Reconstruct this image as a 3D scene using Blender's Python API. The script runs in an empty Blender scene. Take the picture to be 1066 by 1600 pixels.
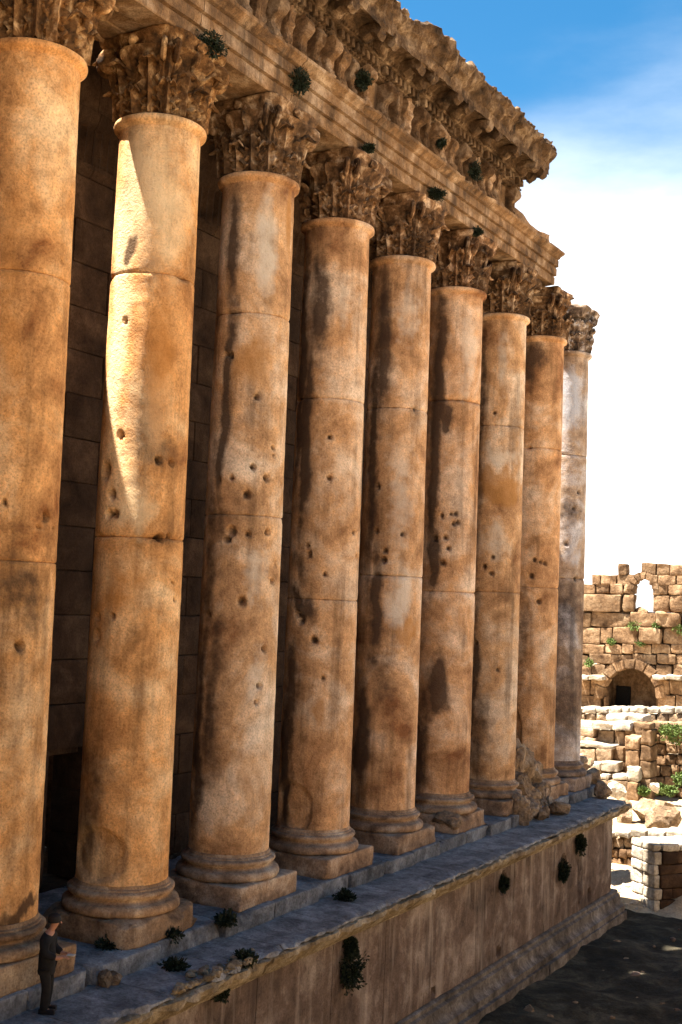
import bpy, bmesh, math, random
import numpy as np
from mathutils import Vector, Matrix
random.seed(7)
rng = np.random.default_rng(7)
sc = bpy.context.scene
COL = sc.collection
# ------------------------------------------------------------------ camera
CAM = np.array([17.0716, -16.682, 7.2736]); YAW, PITCH, ROLL, FPX = 0.52919, 0.067445, 0.040685, 1900.0
fw = np.array([-math.sin(YAW)*math.cos(PITCH), math.cos(YAW)*math.cos(PITCH), math.sin(PITCH)])
r0 = np.array([math.cos(YAW), math.sin(YAW), 0.0]); u0 = np.cross(r0, fw)
rt = math.cos(ROLL)*r0 + math.sin(ROLL)*u0; up = -math.sin(ROLL)*r0 + math.cos(ROLL)*u0
cd = bpy.data.cameras.new('camera'); cam = bpy.data.objects.new('camera', cd); COL.objects.link(cam)
cam.matrix_world = Matrix(((rt[0], up[0], -fw[0], CAM[0]), (rt[1], up[1], -fw[1], CAM[1]), (rt[2], up[2], -fw[2], CAM[2]), (0, 0, 0, 1)))
cd.sensor_fit = 'VERTICAL'; cd.sensor_height = 36.0; cd.sensor_width = 24.0
cd.lens = 36.0*FPX/1600.0; cd.clip_end = 5000; cd.clip_start = .1
sc.camera = cam
def ray(x, y): return fw + rt*(x-533)/FPX - up*(y-800)/FPX
def at(x, y, ax, v):                       # photo pixel -> point on the plane axis = v
    d = ray(x, y); return CAM + d*((v-CAM[ax])/d[ax])
# ------------------------------------------------------------------ light
SUN_EL, SUN_A = math.radians(68.1), math.radians(34)      # from the far side of the temple (-X), a little from -Y
tosun = Vector((-math.cos(SUN_EL)*math.cos(SUN_A), -math.cos(SUN_EL)*math.sin(SUN_A), math.sin(SUN_EL)))
sl = bpy.data.lights.new('sun', 'SUN'); sl.energy = 5.0; sl.angle = math.radians(.53); sl.color = (1, .93, .82)
so = bpy.data.objects.new('sun', sl); COL.objects.link(so)
so.rotation_euler = tosun.to_track_quat('Z', 'Y').to_euler(); so.location = (-20, 0, 60)
w = bpy.data.worlds.new('World'); sc.world = w; w.use_nodes = True
nt = w.node_tree; nt.nodes.clear()
N = nt.nodes.new; Lk = nt.links.new
sky = N('ShaderNodeTexSky'); sky.sky_type = 'NISHITA'; sky.sun_disc = False
sky.sun_elevation = SUN_EL; sky.sun_rotation = math.atan2(tosun.x, tosun.y); sky.altitude = 1100
sky.air_density = 1.0; sky.dust_density = .4; sky.ozone_density = 1.5
tc = N('ShaderNodeTexCoord'); sp = N('ShaderNodeSeparateXYZ'); Lk(tc.outputs['Generated'], sp.inputs[0])
mp = N('ShaderNodeMapping'); mp.inputs['Scale'].default_value = (1.6, 1.6, 4.5); Lk(tc.outputs['Generated'], mp.inputs[0])
nz = N('ShaderNodeTexNoise'); nz.inputs['Scale'].default_value = 2.2; nz.inputs['Detail'].default_value = 7; nz.inputs['Roughness'].default_value = .55
Lk(mp.outputs[0], nz.inputs['Vector'])
ma = N('ShaderNodeMath'); ma.operation = 'MULTIPLY_ADD'; ma.inputs[1].default_value = .18; ma.inputs[2].default_value = -.09
Lk(nz.outputs[0], ma.inputs[0])
ad = N('ShaderNodeMath'); ad.operation = 'ADD'; Lk(sp.outputs[2], ad.inputs[0]); Lk(ma.outputs[0], ad.inputs[1])
cr = N('ShaderNodeMapRange'); cr.interpolation_type = 'SMOOTHSTEP'
cr.inputs['From Min'].default_value = .15; cr.inputs['From Max'].default_value = .43; cr.inputs['To Min'].default_value = 1; cr.inputs['To Max'].default_value = 0
Lk(ad.outputs[0], cr.inputs['Value'])
mx = N('ShaderNodeMix'); mx.data_type = 'RGBA'; Lk(cr.outputs[0], mx.inputs[0]); hs = N('ShaderNodeHueSaturation'); hs.inputs['Hue'].default_value = .488; hs.inputs['Saturation'].default_value = 1.35; hs.inputs['Value'].default_value = .68; Lk(sky.outputs[0], hs.inputs['Color']); Lk(hs.outputs[0], mx.inputs['A']); mx.inputs['B'].default_value = (8.0, 7.8, 7.4, 1)
bg = N('ShaderNodeBackground'); bg.inputs[1].default_value = .05; Lk(mx.outputs['Result'], bg.inputs[0])
wo = N('ShaderNodeOutputWorld'); Lk(bg.outputs[0], wo.inputs[0])
vs = sc.view_settings; vs.view_transform = 'Standard'; vs.look = 'None'; vs.gamma = 1; vs.exposure = 2.7; vs.use_curve_mapping = False
sc.cycles.max_bounces = 6; sc.cycles.diffuse_bounces = 4; sc.cycles.use_denoising = True

# ------------------------------------------------------------------ noise
def _hash(i, j, k, seed):
    n = (i.astype(np.int64)*374761393 + j.astype(np.int64)*668265263 + k.astype(np.int64)*1274126177 + seed*974634777) & 0xffffffff
    n = ((n ^ (n >> 13))*1274126177) & 0xffffffff
    n = ((n ^ (n >> 16))*2246822519) & 0xffffffff
    return ((n ^ (n >> 15)) & 0xffffff)/float(0xffffff)
def vnoise(P, f=1.0, seed=0):
    Q = np.asarray(P, float)*f; I = np.floor(Q).astype(np.int64); T = Q-I; T = T*T*(3-2*T); o = 0
    for a in (0, 1):
        wa = T[..., 0] if a else 1-T[..., 0]
        for b in (0, 1):
            wb = T[..., 1] if b else 1-T[..., 1]
            for c in (0, 1):
                wc = T[..., 2] if c else 1-T[..., 2]
                o = o + wa*wb*wc*_hash(I[..., 0]+a, I[..., 1]+b, I[..., 2]+c, seed)
    return o
def fbm(P, f=1.0, seed=0, oct=3):
    o = 0; a = .5; s = 0
    for i in range(oct):
        o = o + a*vnoise(P, f, seed+i*17); s += a; a *= .5; f *= 2.03
    return o/s
# ------------------------------------------------------------------ mesh helpers
def mesh(name, V, F, smooth=False):
    me = bpy.data.meshes.new(name); V = np.asarray(V, float)
    me.from_pydata(V.reshape(-1, 3).tolist(), [], F if isinstance(F, list) else F.tolist()); me.update()
    if smooth:
        me.polygons.foreach_set('use_smooth', [True]*len(me.polygons))
        if len(me.polygons) < 9000: me.set_sharp_from_angle(angle=math.radians(38))
    return me
def obj(name, me, mat=None, parent=None, loc=(0, 0, 0), rz=0.0):
    o = bpy.data.objects.new(name, me); COL.objects.link(o)
    if mat is not None and me is not None and not me.materials: me.materials.append(mat)
    o.location = loc; o.rotation_euler = (0, 0, rz)
    if parent is not None: o.parent = parent
    return o
def tag(o, label, cat, group=None, kind=None):
    if label: o['label'] = label
    if cat: o['category'] = cat
    if group: o['group'] = group
    if kind: o['kind'] = kind
    return o
def empty(name, loc, label, cat, group=None):
    e = bpy.data.objects.new(name, None); COL.objects.link(e); e.location = loc; e.empty_display_size = .5; e['kind'] = 'thing'
    return tag(e, label, cat, group)
def gridF(n, m, wu=False, wv=False, off=0):
    a = np.arange(n if wu else n-1); b = np.arange(m if wv else m-1)
    A, B = np.meshgrid(a, b, indexing='ij'); A2 = (A+1) % n; B2 = (B+1) % m
    return np.stack([A*m+B, A2*m+B, A2*m+B2, A*m+B2], -1).reshape(-1, 4)+off
def coords(h, b, n):
    if n < 2: n = 2
    inner = np.linspace(-h+b, h-b, n); return np.concatenate([[-h, -h+b*.35], inner, [h-b*.35, h]])
_boxcache = {}
def rbox(h, b=.04, n=(3, 3, 3), rough=.02, freq=2.0, seed=0, chip=0.0):
    """rounded, weathered stone block; returns V, F"""
    cx, cy, cz = [coords(h[i], min(b, h[i]*.45), n[i]) for i in range(3)]
    key = (len(cx), len(cy), len(cz))
    if key not in _boxcache:
        idx = {}; pts = []; F = []
        def vid(t):
            if t not in idx: idx[t] = len(pts); pts.append(t)
            return idx[t]
        nx, ny, nz_ = key
        for i in range(nx-1):
            for j in range(ny-1):
                F.append((vid((i, j, 0)), vid((i, j+1, 0)), vid((i+1, j+1, 0)), vid((i+1, j, 0))))
                F.append((vid((i, j, nz_-1)), vid((i+1, j, nz_-1)), vid((i+1, j+1, nz_-1)), vid((i, j+1, nz_-1))))
        for i in range(nx-1):
            for k in range(nz_-1):
                F.append((vid((i, 0, k)), vid((i+1, 0, k)), vid((i+1, 0, k+1)), vid((i, 0, k+1))))
                F.append((vid((i, ny-1, k)), vid((i, ny-1, k+1)), vid((i+1, ny-1, k+1)), vid((i+1, ny-1, k))))
        for j in range(ny-1):
            for k in range(nz_-1):
                F.append((vid((0, j, k)), vid((0, j, k+1)), vid((0, j+1, k+1)), vid((0, j+1, k))))
                F.append((vid((nx-1, j, k)), vid((nx-1, j+1, k)), vid((nx-1, j+1, k+1)), vid((nx-1, j, k+1))))
        _boxcache[key] = (np.array(pts), F)
    ix, F = _boxcache[key]
    P = np.stack([cx[ix[:, 0]], cy[ix[:, 1]], cz[ix[:, 2]]], -1)
    hb = np.array([h[i]-min(b, h[i]*.45) for i in range(3)])
    Q = np.clip(P, -hb, hb); D = P-Q; L = np.linalg.norm(D, axis=1, keepdims=True)+1e-9
    bb = np.array([min(b, h[i]*.45) for i in range(3)])
    Nn = D/L; P = Q + Nn*np.minimum(L, bb.min() if False else np.where(L > 0, np.maximum(np.abs(D).max(1, keepdims=True), 1e-6), 0))
    off = np.array([seed*13.7, seed*7.1, seed*3.3])
    d = (fbm(P+off, freq*1.4, seed, 4)-.5)*2*rough
    P = P+Nn*d[:, None]
    if chip:                                # knock corners and arrises off with random planes
        rr = np.random.default_rng(seed); H = np.array(h)
        for i in range(int(3+chip*30)):
            sg = rr.choice([-1, 1], 3)*(rr.random(3) > .28); 
            if np.abs(sg).sum() < 2: continue
            nrm = sg*rr.uniform(.35, 1, 3); nrm /= np.linalg.norm(nrm)
            c = H*sg; mid = np.where(sg == 0, rr.uniform(-1, 1, 3)*H, c); lim = mid@nrm-rr.uniform(.15, 1)*chip*min(max(H.min(), H.max()*.3), .5)
            near = np.linalg.norm((P-mid)*np.where(sg == 0, .7, .25), axis=1) < .5*max(.4, H.min())
            t = P@nrm-lim+(fbm(P+off, 5, seed+i, 2)-.5)*.05
            P = P-np.outer(np.maximum(0, t)*near, nrm)
    return P, F
def block(name, h, mat, parent=None, loc=(0, 0, 0), rz=0.0, b=.04, n=(3, 3, 3), rough=.02, freq=2.0, seed=None, chip=0.0, smooth=True):
    if seed is None: seed = random.randint(1, 9999)
    V, F = rbox(h, b, n, rough, freq, seed, chip)
    return obj(name, mesh(name, V, F, smooth), mat, parent, loc, rz)
def subdiv_profile(pr, step):
    out = []
    for i in range(len(pr)):
        a = np.array(pr[i], float); b = np.array(pr[(i+1) % len(pr)], float)
        k = max(1, int(np.linalg.norm(b-a)/step))
        for t in range(k): out.append(a+(b-a)*t/k)
    return np.array(out)
def extrude_y(pr, y0, y1, step=.1, ystep=.12, disp=None, y0f=None, y1f=None):
    """closed profile (x,z) swept along Y with closed ends. disp(P, N) -> offsets"""
    Q = subdiv_profile(pr, step); m = len(Q); ny = max(2, int((y1-y0)/ystep)+1)
    ys = np.linspace(y0, y1, ny)
    V = np.zeros((ny, m, 3)); V[..., 0] = Q[None, :, 0]; V[..., 2] = Q[None, :, 1]; V[..., 1] = ys[:, None]
    tg = np.roll(Q, -1, 0)-np.roll(Q, 1, 0); nn = np.stack([tg[:, 1], -tg[:, 0]], -1); nn /= (np.linalg.norm(nn, axis=1, keepdims=True)+1e-9)
    area = .5*np.sum(Q[:, 0]*np.roll(Q[:, 1], -1)-np.roll(Q[:, 0], -1)*Q[:, 1])
    if area < 0: nn = -nn
    Nn = np.zeros_like(V); Nn[..., 0] = nn[None, :, 0]; Nn[..., 2] = nn[None, :, 1]
    if disp is not None: V = V+disp(V, Nn)
    F = gridF(ny, m, False, True).tolist()
    if area > 0: F = [f[::-1] for f in F]
    Vf = V.reshape(-1, 3); r0_ = list(range(m)); r1_ = [(ny-1)*m+j for j in range(m)]
    F += [r0_, r1_[::-1]] if area > 0 else [r0_[::-1], r1_]
    return Vf, F
def lathe(pr, n=64, disp=None):
    Q = np.array(pr, float); th = np.linspace(0, 2*math.pi, n, endpoint=False)
    V = np.zeros((len(Q), n, 3)); V[..., 0] = Q[:, None, 0]*np.cos(th); V[..., 1] = Q[:, None, 0]*np.sin(th); V[..., 2] = Q[:, None, 1]
    if disp is not None: V = disp(V, th)
    F = [f[::-1] for f in gridF(len(Q), n, False, True).tolist()]
    F.append([i for i in range(n)][::-1]); F.append([(len(Q)-1)*n+i for i in range(n)])
    return V.reshape(-1, 3), F
_ico = {}
def rock_mesh(r, seed, rough=.3, sub=3, flat=.0, ridge=.0):
    if sub not in _ico:
        bm = bmesh.new(); bmesh.ops.create_icosphere(bm, subdivisions=sub, radius=1)
        _ico[sub] = (np.array([v.co[:] for v in bm.verts]), [[v.index for v in f.verts] for f in bm.faces]); bm.free()
    D, F = _ico[sub]; rr = np.random.default_rng(seed)
    V = D.copy()
    for i in range(14):                     # cut facets with random planes
        nrm = rr.normal(size=3); nrm /= np.linalg.norm(nrm); c = rr.uniform(.55, .9)
        t = V@nrm; V = V - np.outer(np.maximum(0, t-c), nrm)
    V = V*(1+rough*(fbm(D*1.0+seed, 2.2, seed, 4)-.5)[:, None]+(rough*.45*(fbm(D+seed*.7, 6.5, seed+2, 3)-.5)[:, None] if sub > 2 else 0))
    V = V*np.array(r)
    return mesh('rock', V, F, False)
def rock(name, r, loc, mat, label=None, cat='stone', group=None, parent=None, rz=None, seed=None, rough=.3, sub=3, tilt=(0, 0)):
    seed = seed or random.randint(1, 9999)
    o = obj(name, rock_mesh(r, seed, rough, sub), mat, parent, loc)
    o.rotation_euler = (tilt[0], tilt[1], random.uniform(0, 6) if rz is None else rz)
    if label: tag(o, label, cat, group)
    return o
# ------------------------------------------------------------------ materials
def stone(name, cols, scale=.9, streak=0.0, streak_col=(.05, .035, .025), bump=.35, pos=(.32, .5, .68), rnd=.25, speck=.35, tint=False, stain_light=False, fine=22.0, bumpscale=9.0, seed=0.0, pit=.0, runoff=0.0):
    m = bpy.data.materials.new(name); m.use_nodes = True; t = m.node_tree; t.nodes.clear()
    N = t.nodes.new; L = t.links.new
    geo = N('ShaderNodeNewGeometry'); ofs = N('ShaderNodeVectorMath'); ofs.operation = 'ADD'; ofs.inputs[1].default_value = (seed, seed*.7, seed*1.3)
    L(geo.outputs['Position'], ofs.inputs[0])
    oi = N('ShaderNodeObjectInfo')
    def noise(sc_, det=5, ro=.6, vec=None, dist=0):
        n = N('ShaderNodeTexNoise'); n.inputs['Scale'].default_value = sc_; n.inputs['Detail'].default_value = det; n.inputs['Roughness'].default_value = ro
        n.inputs['Distortion'].default_value = dist; L(vec or ofs.outputs[0], n.inputs['Vector']); return n.outputs[0]
    def math_(op, a, b=None, c=None):
        n = N('ShaderNodeMath'); n.operation = op
        for i, v in enumerate((a, b, c)):
            if v is None: continue
            if isinstance(v, (int, float)): n.inputs[i].default_value = v
            else: L(v, n.inputs[i])
        return n.outputs[0]
    def ramp(v, stops):
        n = N('ShaderNodeValToRGB'); e = n.color_ramp.elements
        while len(e) < len(stops): e.new(.5)
        for i, (p_, c_) in enumerate(stops): e[i].position = p_; e[i].color = (*c_, 1)
        L(v, n.inputs[0]); return n.outputs[0]
    def mix(f, a, b, mode='MIX'):
        n = N('ShaderNodeMix'); n.data_type = 'RGBA'; n.blend_type = mode
        if isinstance(f, (int, float)): n.inputs[0].default_value = f
        else: L(f, n.inputs[0])
        for k, v in (('A', a), ('B', b)):
            if isinstance(v, tuple): n.inputs[k].default_value = (*v, 1)
            else: L(v, n.inputs[k])
        return n.outputs['Result']
    n1 = noise(scale, 6, .62, dist=.4)
    col = ramp(n1, list(zip(pos, cols)))
    n2 = noise(scale*4.3, 5, .7)
    col = mix(math_('MULTIPLY', speck, 1.0), col, ramp(n2, [(.3, (.35, .3, .27)), (.52, (.9, .9, .9)), (.72, (1.35, 1.3, 1.2))]), 'MULTIPLY')
    n3 = noise(fine, 4, .7)
    col = mix(.62, col, ramp(n3, [(.3, (.38, .33, .29)), (.5, (1, 1, 1)), (.72, (1.35, 1.35, 1.35))]), 'MULTIPLY')
    if streak:
        mpn = N('ShaderNodeMapping'); mpn.inputs['Scale'].default_value = (1.9, 1.9, .15); L(ofs.outputs[0], mpn.inputs[0])
        ns = noise(1.15, 5, .62, mpn.outputs[0])
        nb = noise(.45, 3, .5)
        sm = math_('MULTIPLY', ns, math_('MULTIPLY_ADD', nb, 1.2, .4))
        fac = ramp(sm, [(.50, (0, 0, 0)), (.72, (1, 1, 1))])
        col = mix(math_('MULTIPLY', fac, streak), col, streak_col)
    if runoff:
        mpr = N('ShaderNodeMapping'); mpr.inputs['Scale'].default_value = (1.5, 1.5, .16); L(ofs.outputs[0], mpr.inputs[0])
        nr = noise(1.3, 4, .6, mpr.outputs[0])
        col = mix(math_('MULTIPLY', ramp(nr, [(.52, (0, 0, 0)), (.72, (1, 1, 1))]), runoff), col, (.46, .38, .32))
    if stain_light:
        at_ = N('ShaderNodeAttribute'); at_.attribute_name = 'stain_light'; sx = N('ShaderNodeSeparateColor'); L(at_.outputs['Color'], sx.inputs[0])
        nn = noise(3.2, 5, .65)
        def soft(chan, k):   # ragged edge from noise
            return ramp(math_('ADD', chan, math_('MULTIPLY_ADD', nn, k, -.5*k)), [(.28, (0, 0, 0)), (.80, (1, 1, 1))])
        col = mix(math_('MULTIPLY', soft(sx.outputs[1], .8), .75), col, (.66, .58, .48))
        col = mix(math_('MULTIPLY', soft(sx.outputs[2], .6), .7), col, (.42, .20, .06))
        col = mix(math_('MULTIPLY', soft(sx.outputs[0], .9), .9), col, (.06, .036, .024))
    if rnd:
        hv = N('ShaderNodeHueSaturation'); L(col, hv.inputs['Color'])
        L(math_('MULTIPLY_ADD', oi.outputs['Random'], rnd*2, 1-rnd), hv.inputs['Value']); col = hv.outputs[0]
    if tint: col = mix(1.0, col, oi.outputs['Color'], 'MULTIPLY')
    bs = N('ShaderNodeBsdfPrincipled'); L(col, bs.inputs['Base Color']); bs.inputs['Roughness'].default_value = .93; bs.inputs['Specular IOR Level'].default_value = .15
    h = math_('ADD', math_('MULTIPLY', noise(bumpscale, 6, .68), 1.0), math_('MULTIPLY', n3, .35))
    if pit:
        vo = N('ShaderNodeTexVoronoi'); vo.inputs['Scale'].default_value = 7.0; L(ofs.outputs[0], vo.inputs['Vector'])
        h = math_('ADD', h, math_('MULTIPLY', math_('MINIMUM', math_('MULTIPLY', vo.outputs['Distance'], 3.0), 1.0), pit))
    bp = N('ShaderNodeBump'); bp.inputs['Strength'].default_value = bump; bp.inputs['Distance'].default_value = .08; L(h, bp.inputs['Height']); L(bp.outputs[0], bs.inputs['Normal'])
    o = N('ShaderNodeOutputMaterial'); L(bs.outputs[0], o.inputs[0]); return m
def plain(name, c, rough=.8, var=.0):
    m = bpy.data.materials.new(name); m.use_nodes = True; t = m.node_tree; b = t.nodes['Principled BSDF']
    b.inputs['Roughness'].default_value = rough; b.inputs['Specular IOR Level'].default_value = .2
    n = t.nodes.new('ShaderNodeTexNoise'); n.inputs['Scale'].default_value = 14; n.inputs['Detail'].default_value = 4
    g = t.nodes.new('ShaderNodeNewGeometry'); t.links.new(g.outputs['Position'], n.inputs['Vector'])
    r = t.nodes.new('ShaderNodeValToRGB'); r.color_ramp.elements[0].position = .3; r.color_ramp.elements[1].position = .7
    r.color_ramp.elements[0].color = (*[x*(1-var) for x in c], 1); r.color_ramp.elements[1].color = (*[min(1, x*(1+var)) for x in c], 1)
    t.links.new(n.outputs[0], r.inputs[0]); t.links.new(r.outputs[0], b.inputs['Base Color']); return m
def leafmat(name, c):
    m = plain(name, c, .6, .5); b = m.node_tree.nodes['Principled BSDF']; b.inputs['Subsurface Weight'].default_value = 0; return m
M = {}
M['shaft'] = stone('shaft_limestone', [(.22, .095, .038), (.60, .355, .18), (.80, .63, .47)], .55, .55, (.06, .032, .018), .7, (.30, .48, .66), .05, .55, True, True, 22, 11)
M['base'] = stone('base_limestone', [(.10, .06, .038), (.32, .21, .132), (.52, .41, .30)], 1.3, .3, (.06, .04, .03), .55, (.3, .5, .7), .15, .5, True, False)
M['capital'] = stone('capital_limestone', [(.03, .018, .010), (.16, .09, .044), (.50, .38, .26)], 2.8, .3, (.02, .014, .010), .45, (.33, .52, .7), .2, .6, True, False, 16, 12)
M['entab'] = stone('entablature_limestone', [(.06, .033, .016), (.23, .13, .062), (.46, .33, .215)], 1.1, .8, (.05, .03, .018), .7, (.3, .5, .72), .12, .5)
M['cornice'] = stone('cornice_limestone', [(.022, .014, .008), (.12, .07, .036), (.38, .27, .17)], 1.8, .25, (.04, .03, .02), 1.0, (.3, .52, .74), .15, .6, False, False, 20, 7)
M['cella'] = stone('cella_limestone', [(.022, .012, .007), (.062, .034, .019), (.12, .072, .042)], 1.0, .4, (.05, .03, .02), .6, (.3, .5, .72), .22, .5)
M['podium'] = stone('podium_limestone', [(.05, .034, .026), (.145, .10, .078), (.33, .27, .23)], .8, .85, (.06, .04, .032), .45, (.28, .5, .72), .08, .5, runoff=.5)
M['paving'] = stone('paving_limestone', [(.06, .056, .054), (.21, .20, .192), (.40, .385, .365)], 1.2, 0, (0, 0, 0), .8, (.28, .5, .74), .12, .6, False, False, 16, 6)
M['edge'] = stone('cornice_edge_limestone', [(.09, .064, .038), (.26, .195, .12), (.44, .375, .28)], 1.6, .2, (.06, .04, .03), .9, (.3, .5, .72), .1, .6, False, False, 16, 6)  # tan also carries warm bounced light on the lip front
M['foot'] = stone('foot_limestone', [(.05, .04, .034), (.14, .116, .098), (.28, .245, .215)], 1.4, 0, (.05, .04, .035), .4, (.3, .5, .72), .1, .6, False, False, 14, 6)
M['rubble'] = stone('rubble_limestone', [(.10, .064, .04), (.28, .19, .115), (.46, .36, .26)], 1.6, 0, (0, 0, 0), .9, (.3, .5, .72), .2, .6, False, False, 18, 7)
M['ruin'] = stone('ruin_wall_limestone', [(.07, .038, .019), (.23, .14, .075), (.42, .295, .18)], 1.0, .35, (.07, .035, .016), .9, (.3, .5, .72), .22, .6, False, False, 9, 4)
M['pale'] = stone('sunlit_pale_limestone', [(.24, .19, .135), (.42, .36, .28), (.58, .53, .45)], .9, 0, (0, 0, 0), .8, (.3, .5, .72), .12, .5, False, False, 9, 4)  # paler copy for sunlit blocks, putting the sun into their colour
M['earth'] = stone('ground_earth', [(.24, .18, .11), (.40, .31, .20), (.52, .43, .31)], .5, 0, (0, 0, 0), .9, (.3, .5, .72), 0, .5, False, False, 14, 3)
M['dark_strip'] = stone('dark_ground', [(.010, .009, .006), (.032, .027, .017), (.11, .092, .06)], .9, 0, (0, 0, 0), .9, (.3, .5, .72), 0, .5, False, False, 14, 3)
M['leaf'] = leafmat('plant_leaf', (.014, .020, .009)); M['grass'] = leafmat('plant_bright', (.09, .13, .03)); M['twig'] = plain('twig', (.08, .055, .03), .9, .3)
M['coat'] = plain('dark_cloth', (.010, .009, .009), .95, .3); M['trouser'] = plain('trouser_cloth', (.012, .010, .009), .95, .3)
M['skin'] = plain('skin', (.36, .17, .10), .6, .1); M['hair'] = plain('hair', (.012, .009, .008), .7, .2); M['shoe'] = plain('shoe', (.012, .010, .010), .5, .2)
M['paper'] = plain('paper', (.45, .38, .30), .8, .05)

S = 3.9
# ================================================================== GROUND
def terrain():
    xs = np.unique(np.concatenate([np.linspace(-1500, -60, 14), np.linspace(-60, -14, 24), np.linspace(-14, 16, 101), np.linspace(16, 60, 24), np.linspace(60, 1500, 14)]))
    ys = np.unique(np.concatenate([np.linspace(-1500, -60, 14), np.linspace(-60, 14, 40), np.linspace(14, 35.6, 80), np.linspace(35.6, 37, 14), np.linspace(37, 45.6, 30), np.linspace(45.6, 49, 12), np.linspace(49, 50, 14), np.linspace(50, 62, 30), np.linspace(62, 1500, 20)]))
    X, Y = np.meshgrid(xs, ys, indexing='ij')
    def st(a, b, v): t = np.clip((v-a)/(b-a), 0, 1); return t*t*(3-2*t)
    side = 1-st(13, 20, X)
    Z = -5.05 + side*(st(32.6, 36, Y)*1.1 + st(36.35, 36.55, Y)*1.45 + st(49.2, 49.9, Y)*3.4)
    P = np.stack([X, Y, np.zeros_like(X)], -1)
    near = np.exp(-((X-3)**2+(Y-34)**2)/60.0**2)
    Z = Z + near*((fbm(P, .35, 3, 3)-.5)*.35 + (fbm(P, 1.7, 5, 3)-.5)*.22)
    V = np.stack([X, Y, Z], -1)
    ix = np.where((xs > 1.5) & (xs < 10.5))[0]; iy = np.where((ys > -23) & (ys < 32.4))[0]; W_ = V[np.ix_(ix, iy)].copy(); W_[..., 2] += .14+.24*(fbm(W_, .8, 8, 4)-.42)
    g = obj('ground_strip', mesh('ground_strip', W_, gridF(len(ix), len(iy)), True), M['dark_strip']); g['kind'] = 'structure'  # near-black sheet laid over the ground along the podium
    o = obj('ground', mesh('ground', V, gridF(len(xs), len(ys)), True), M['earth'])
    o['kind'] = 'structure'; return o
terrain()

# high stone terrace opposite the temple, on whose edge the photographer stands
V, F = rbox((22, 46, 5.75), .1, (3, 40, 8), .05, .4, 3)
tr = obj('opposite_terrace', mesh('opposite_terrace', V, F, True), M['earth'], None, (37.9, -8, -.15)); tr['kind'] = 'structure'
# unseen wall added behind the camera to block light from that side
V, F = rbox((48, 1.6, 10.0), .1, (60, 2, 14), .06, .4, 4)
tr = obj('light_blocking_wall', mesh('light_blocking_wall', V, F, True), M['ruin'], None, (18, -31, 4.8)); tag(tr, 'tall plain wall added behind the viewpoint to cut the fill light', 'wall', kind='thing')
# ================================================================== PODIUM
pod = empty('temple_podium', (0, 0, -5.1), 'long limestone podium with stained wall, broken cornice and moulded foot under the columns', 'podium')
def P_(o): o.parent = pod; o.location = Vector(o.location)-pod.location; return o
PEND = 31.0
# core and inner floor
P_(block('core', (8.0, 28.0, 2.5), M['cella'], None, (-6.85, 4.6, -2.57), b=.05, n=(4, 8, 3), rough=.02))
# stylobate blocks (step under the columns)
ys = [-23.0]
while ys[-1] < 32.4: ys.append(ys[-1]+random.uniform(1.6, 2.3))
ys[-1] = 32.6
for a, b_ in zip(ys[:-1], ys[1:]):
    L_ = b_-a-.02; fr = 1.36+random.uniform(-.08, .06)
    P_(block('stylobate_block', ((fr+3.4)/2, L_/2, .3), M['paving'], None, ((fr-3.4)/2, (a+b_)/2, -.30+random.uniform(-.015, .012)), b=.04, n=(14, 14, 5), rough=.035, freq=2.0, chip=.3))
# cornice / walkway blocks
def cdisp(amp, edge, seed):
    def f(V, Nn):
        P = V.copy(); d = (fbm(P, 1.4, seed, 3)-.5)*2*amp
        # broken lip: x near the outer edge and z near the top
        lip = np.clip((P[..., 0]-2.55)/.4, 0, 1)
        c = np.maximum(0, fbm(P, 1.1, seed+9, 4)-.36)*edge*lip*2.0
        rub = (vnoise(P, 6.0, seed+3)-.5)*(.10+edge*.55)*lip
        o = Nn*(d+rub*.8)[..., None]; o[..., 0] -= c; o[..., 2] += -c*.25*(P[..., 2] > -.5)
        return o
    return f
prof = [(1.25, -.47), (2.88, -.47), (2.93, -.50), (2.93, -.60), (2.84, -.63), (2.78, -.72), (2.62, -.86), (2.50, -.90), (2.44, -.99), (2.30, -1.02), (1.25, -1.02)]
yy = [-23.0]
while yy[-1] < PEND-2.4: yy.append(yy[-1]+random.uniform(1.7, 2.9))
yy[-1] = PEND
for i, (a, b_) in enumerate(zip(yy[:-1], yy[1:])):
    e = .30 if b_ < 6.2 else (.16 if b_ < 26 else .2)
    V, F = extrude_y(prof, a+.008, b_-.008, .075, .085, cdisp(.02, e, 50))
    P_(obj('cornice_block', mesh('cornice_block', V, F, True), M['edge']))
    V, F = extrude_y([(1.25, -.36), (2.70, -.365), (2.84, -.39), (2.86, -.43), (2.82, -.462), (1.25, -.462)], a+.012+.5, b_-.012+.5 if b_ < PEND-.1 else b_-.02, .075, .085, cdisp(.018, e*1.2, 150))
    P_(obj('paving_slab', mesh('paving_slab', V, F, True), M['paving']))
# wall orthostats with pits and gouges (positions taken from the photograph)
WX = 2.3
pits = []
for (px, py, rx, rz_) in [(880, 1358, 8, 18), (787, 1380, 7, 16), (905, 1322, 9, 26), (906, 1372, 5, 40), (921, 1397, 4, 8), (779, 1488, 5, 7), (677, 1552, 4, 7), (545, 1470, 6, 10)]:
    c = at(px, py, 0, WX); k = (c-CAM)@fw/FPX
    pits.append((c[1], c[2], rx*k*1.5, rz_*k))
def wdisp(V, Nn):
    P = V.copy(); d = (fbm(P, .9, 11, 3)-.5)*.05 + (fbm(P, 5.0, 12, 3)-.5)*.025
    for (py, pz, ry, rz_) in pits:
        q = ((P[..., 1]-py)/ry)**2+((P[..., 2]-pz)/rz_)**2
        q = q*(0.6+.8*fbm(P, 3.0, 77, 2))
        d = d - .30*np.clip(1.25-q, 0, 1)**.5*(Nn[..., 0] > .5)
    return Nn*d[..., None]
yy = [-23.0]
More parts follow.
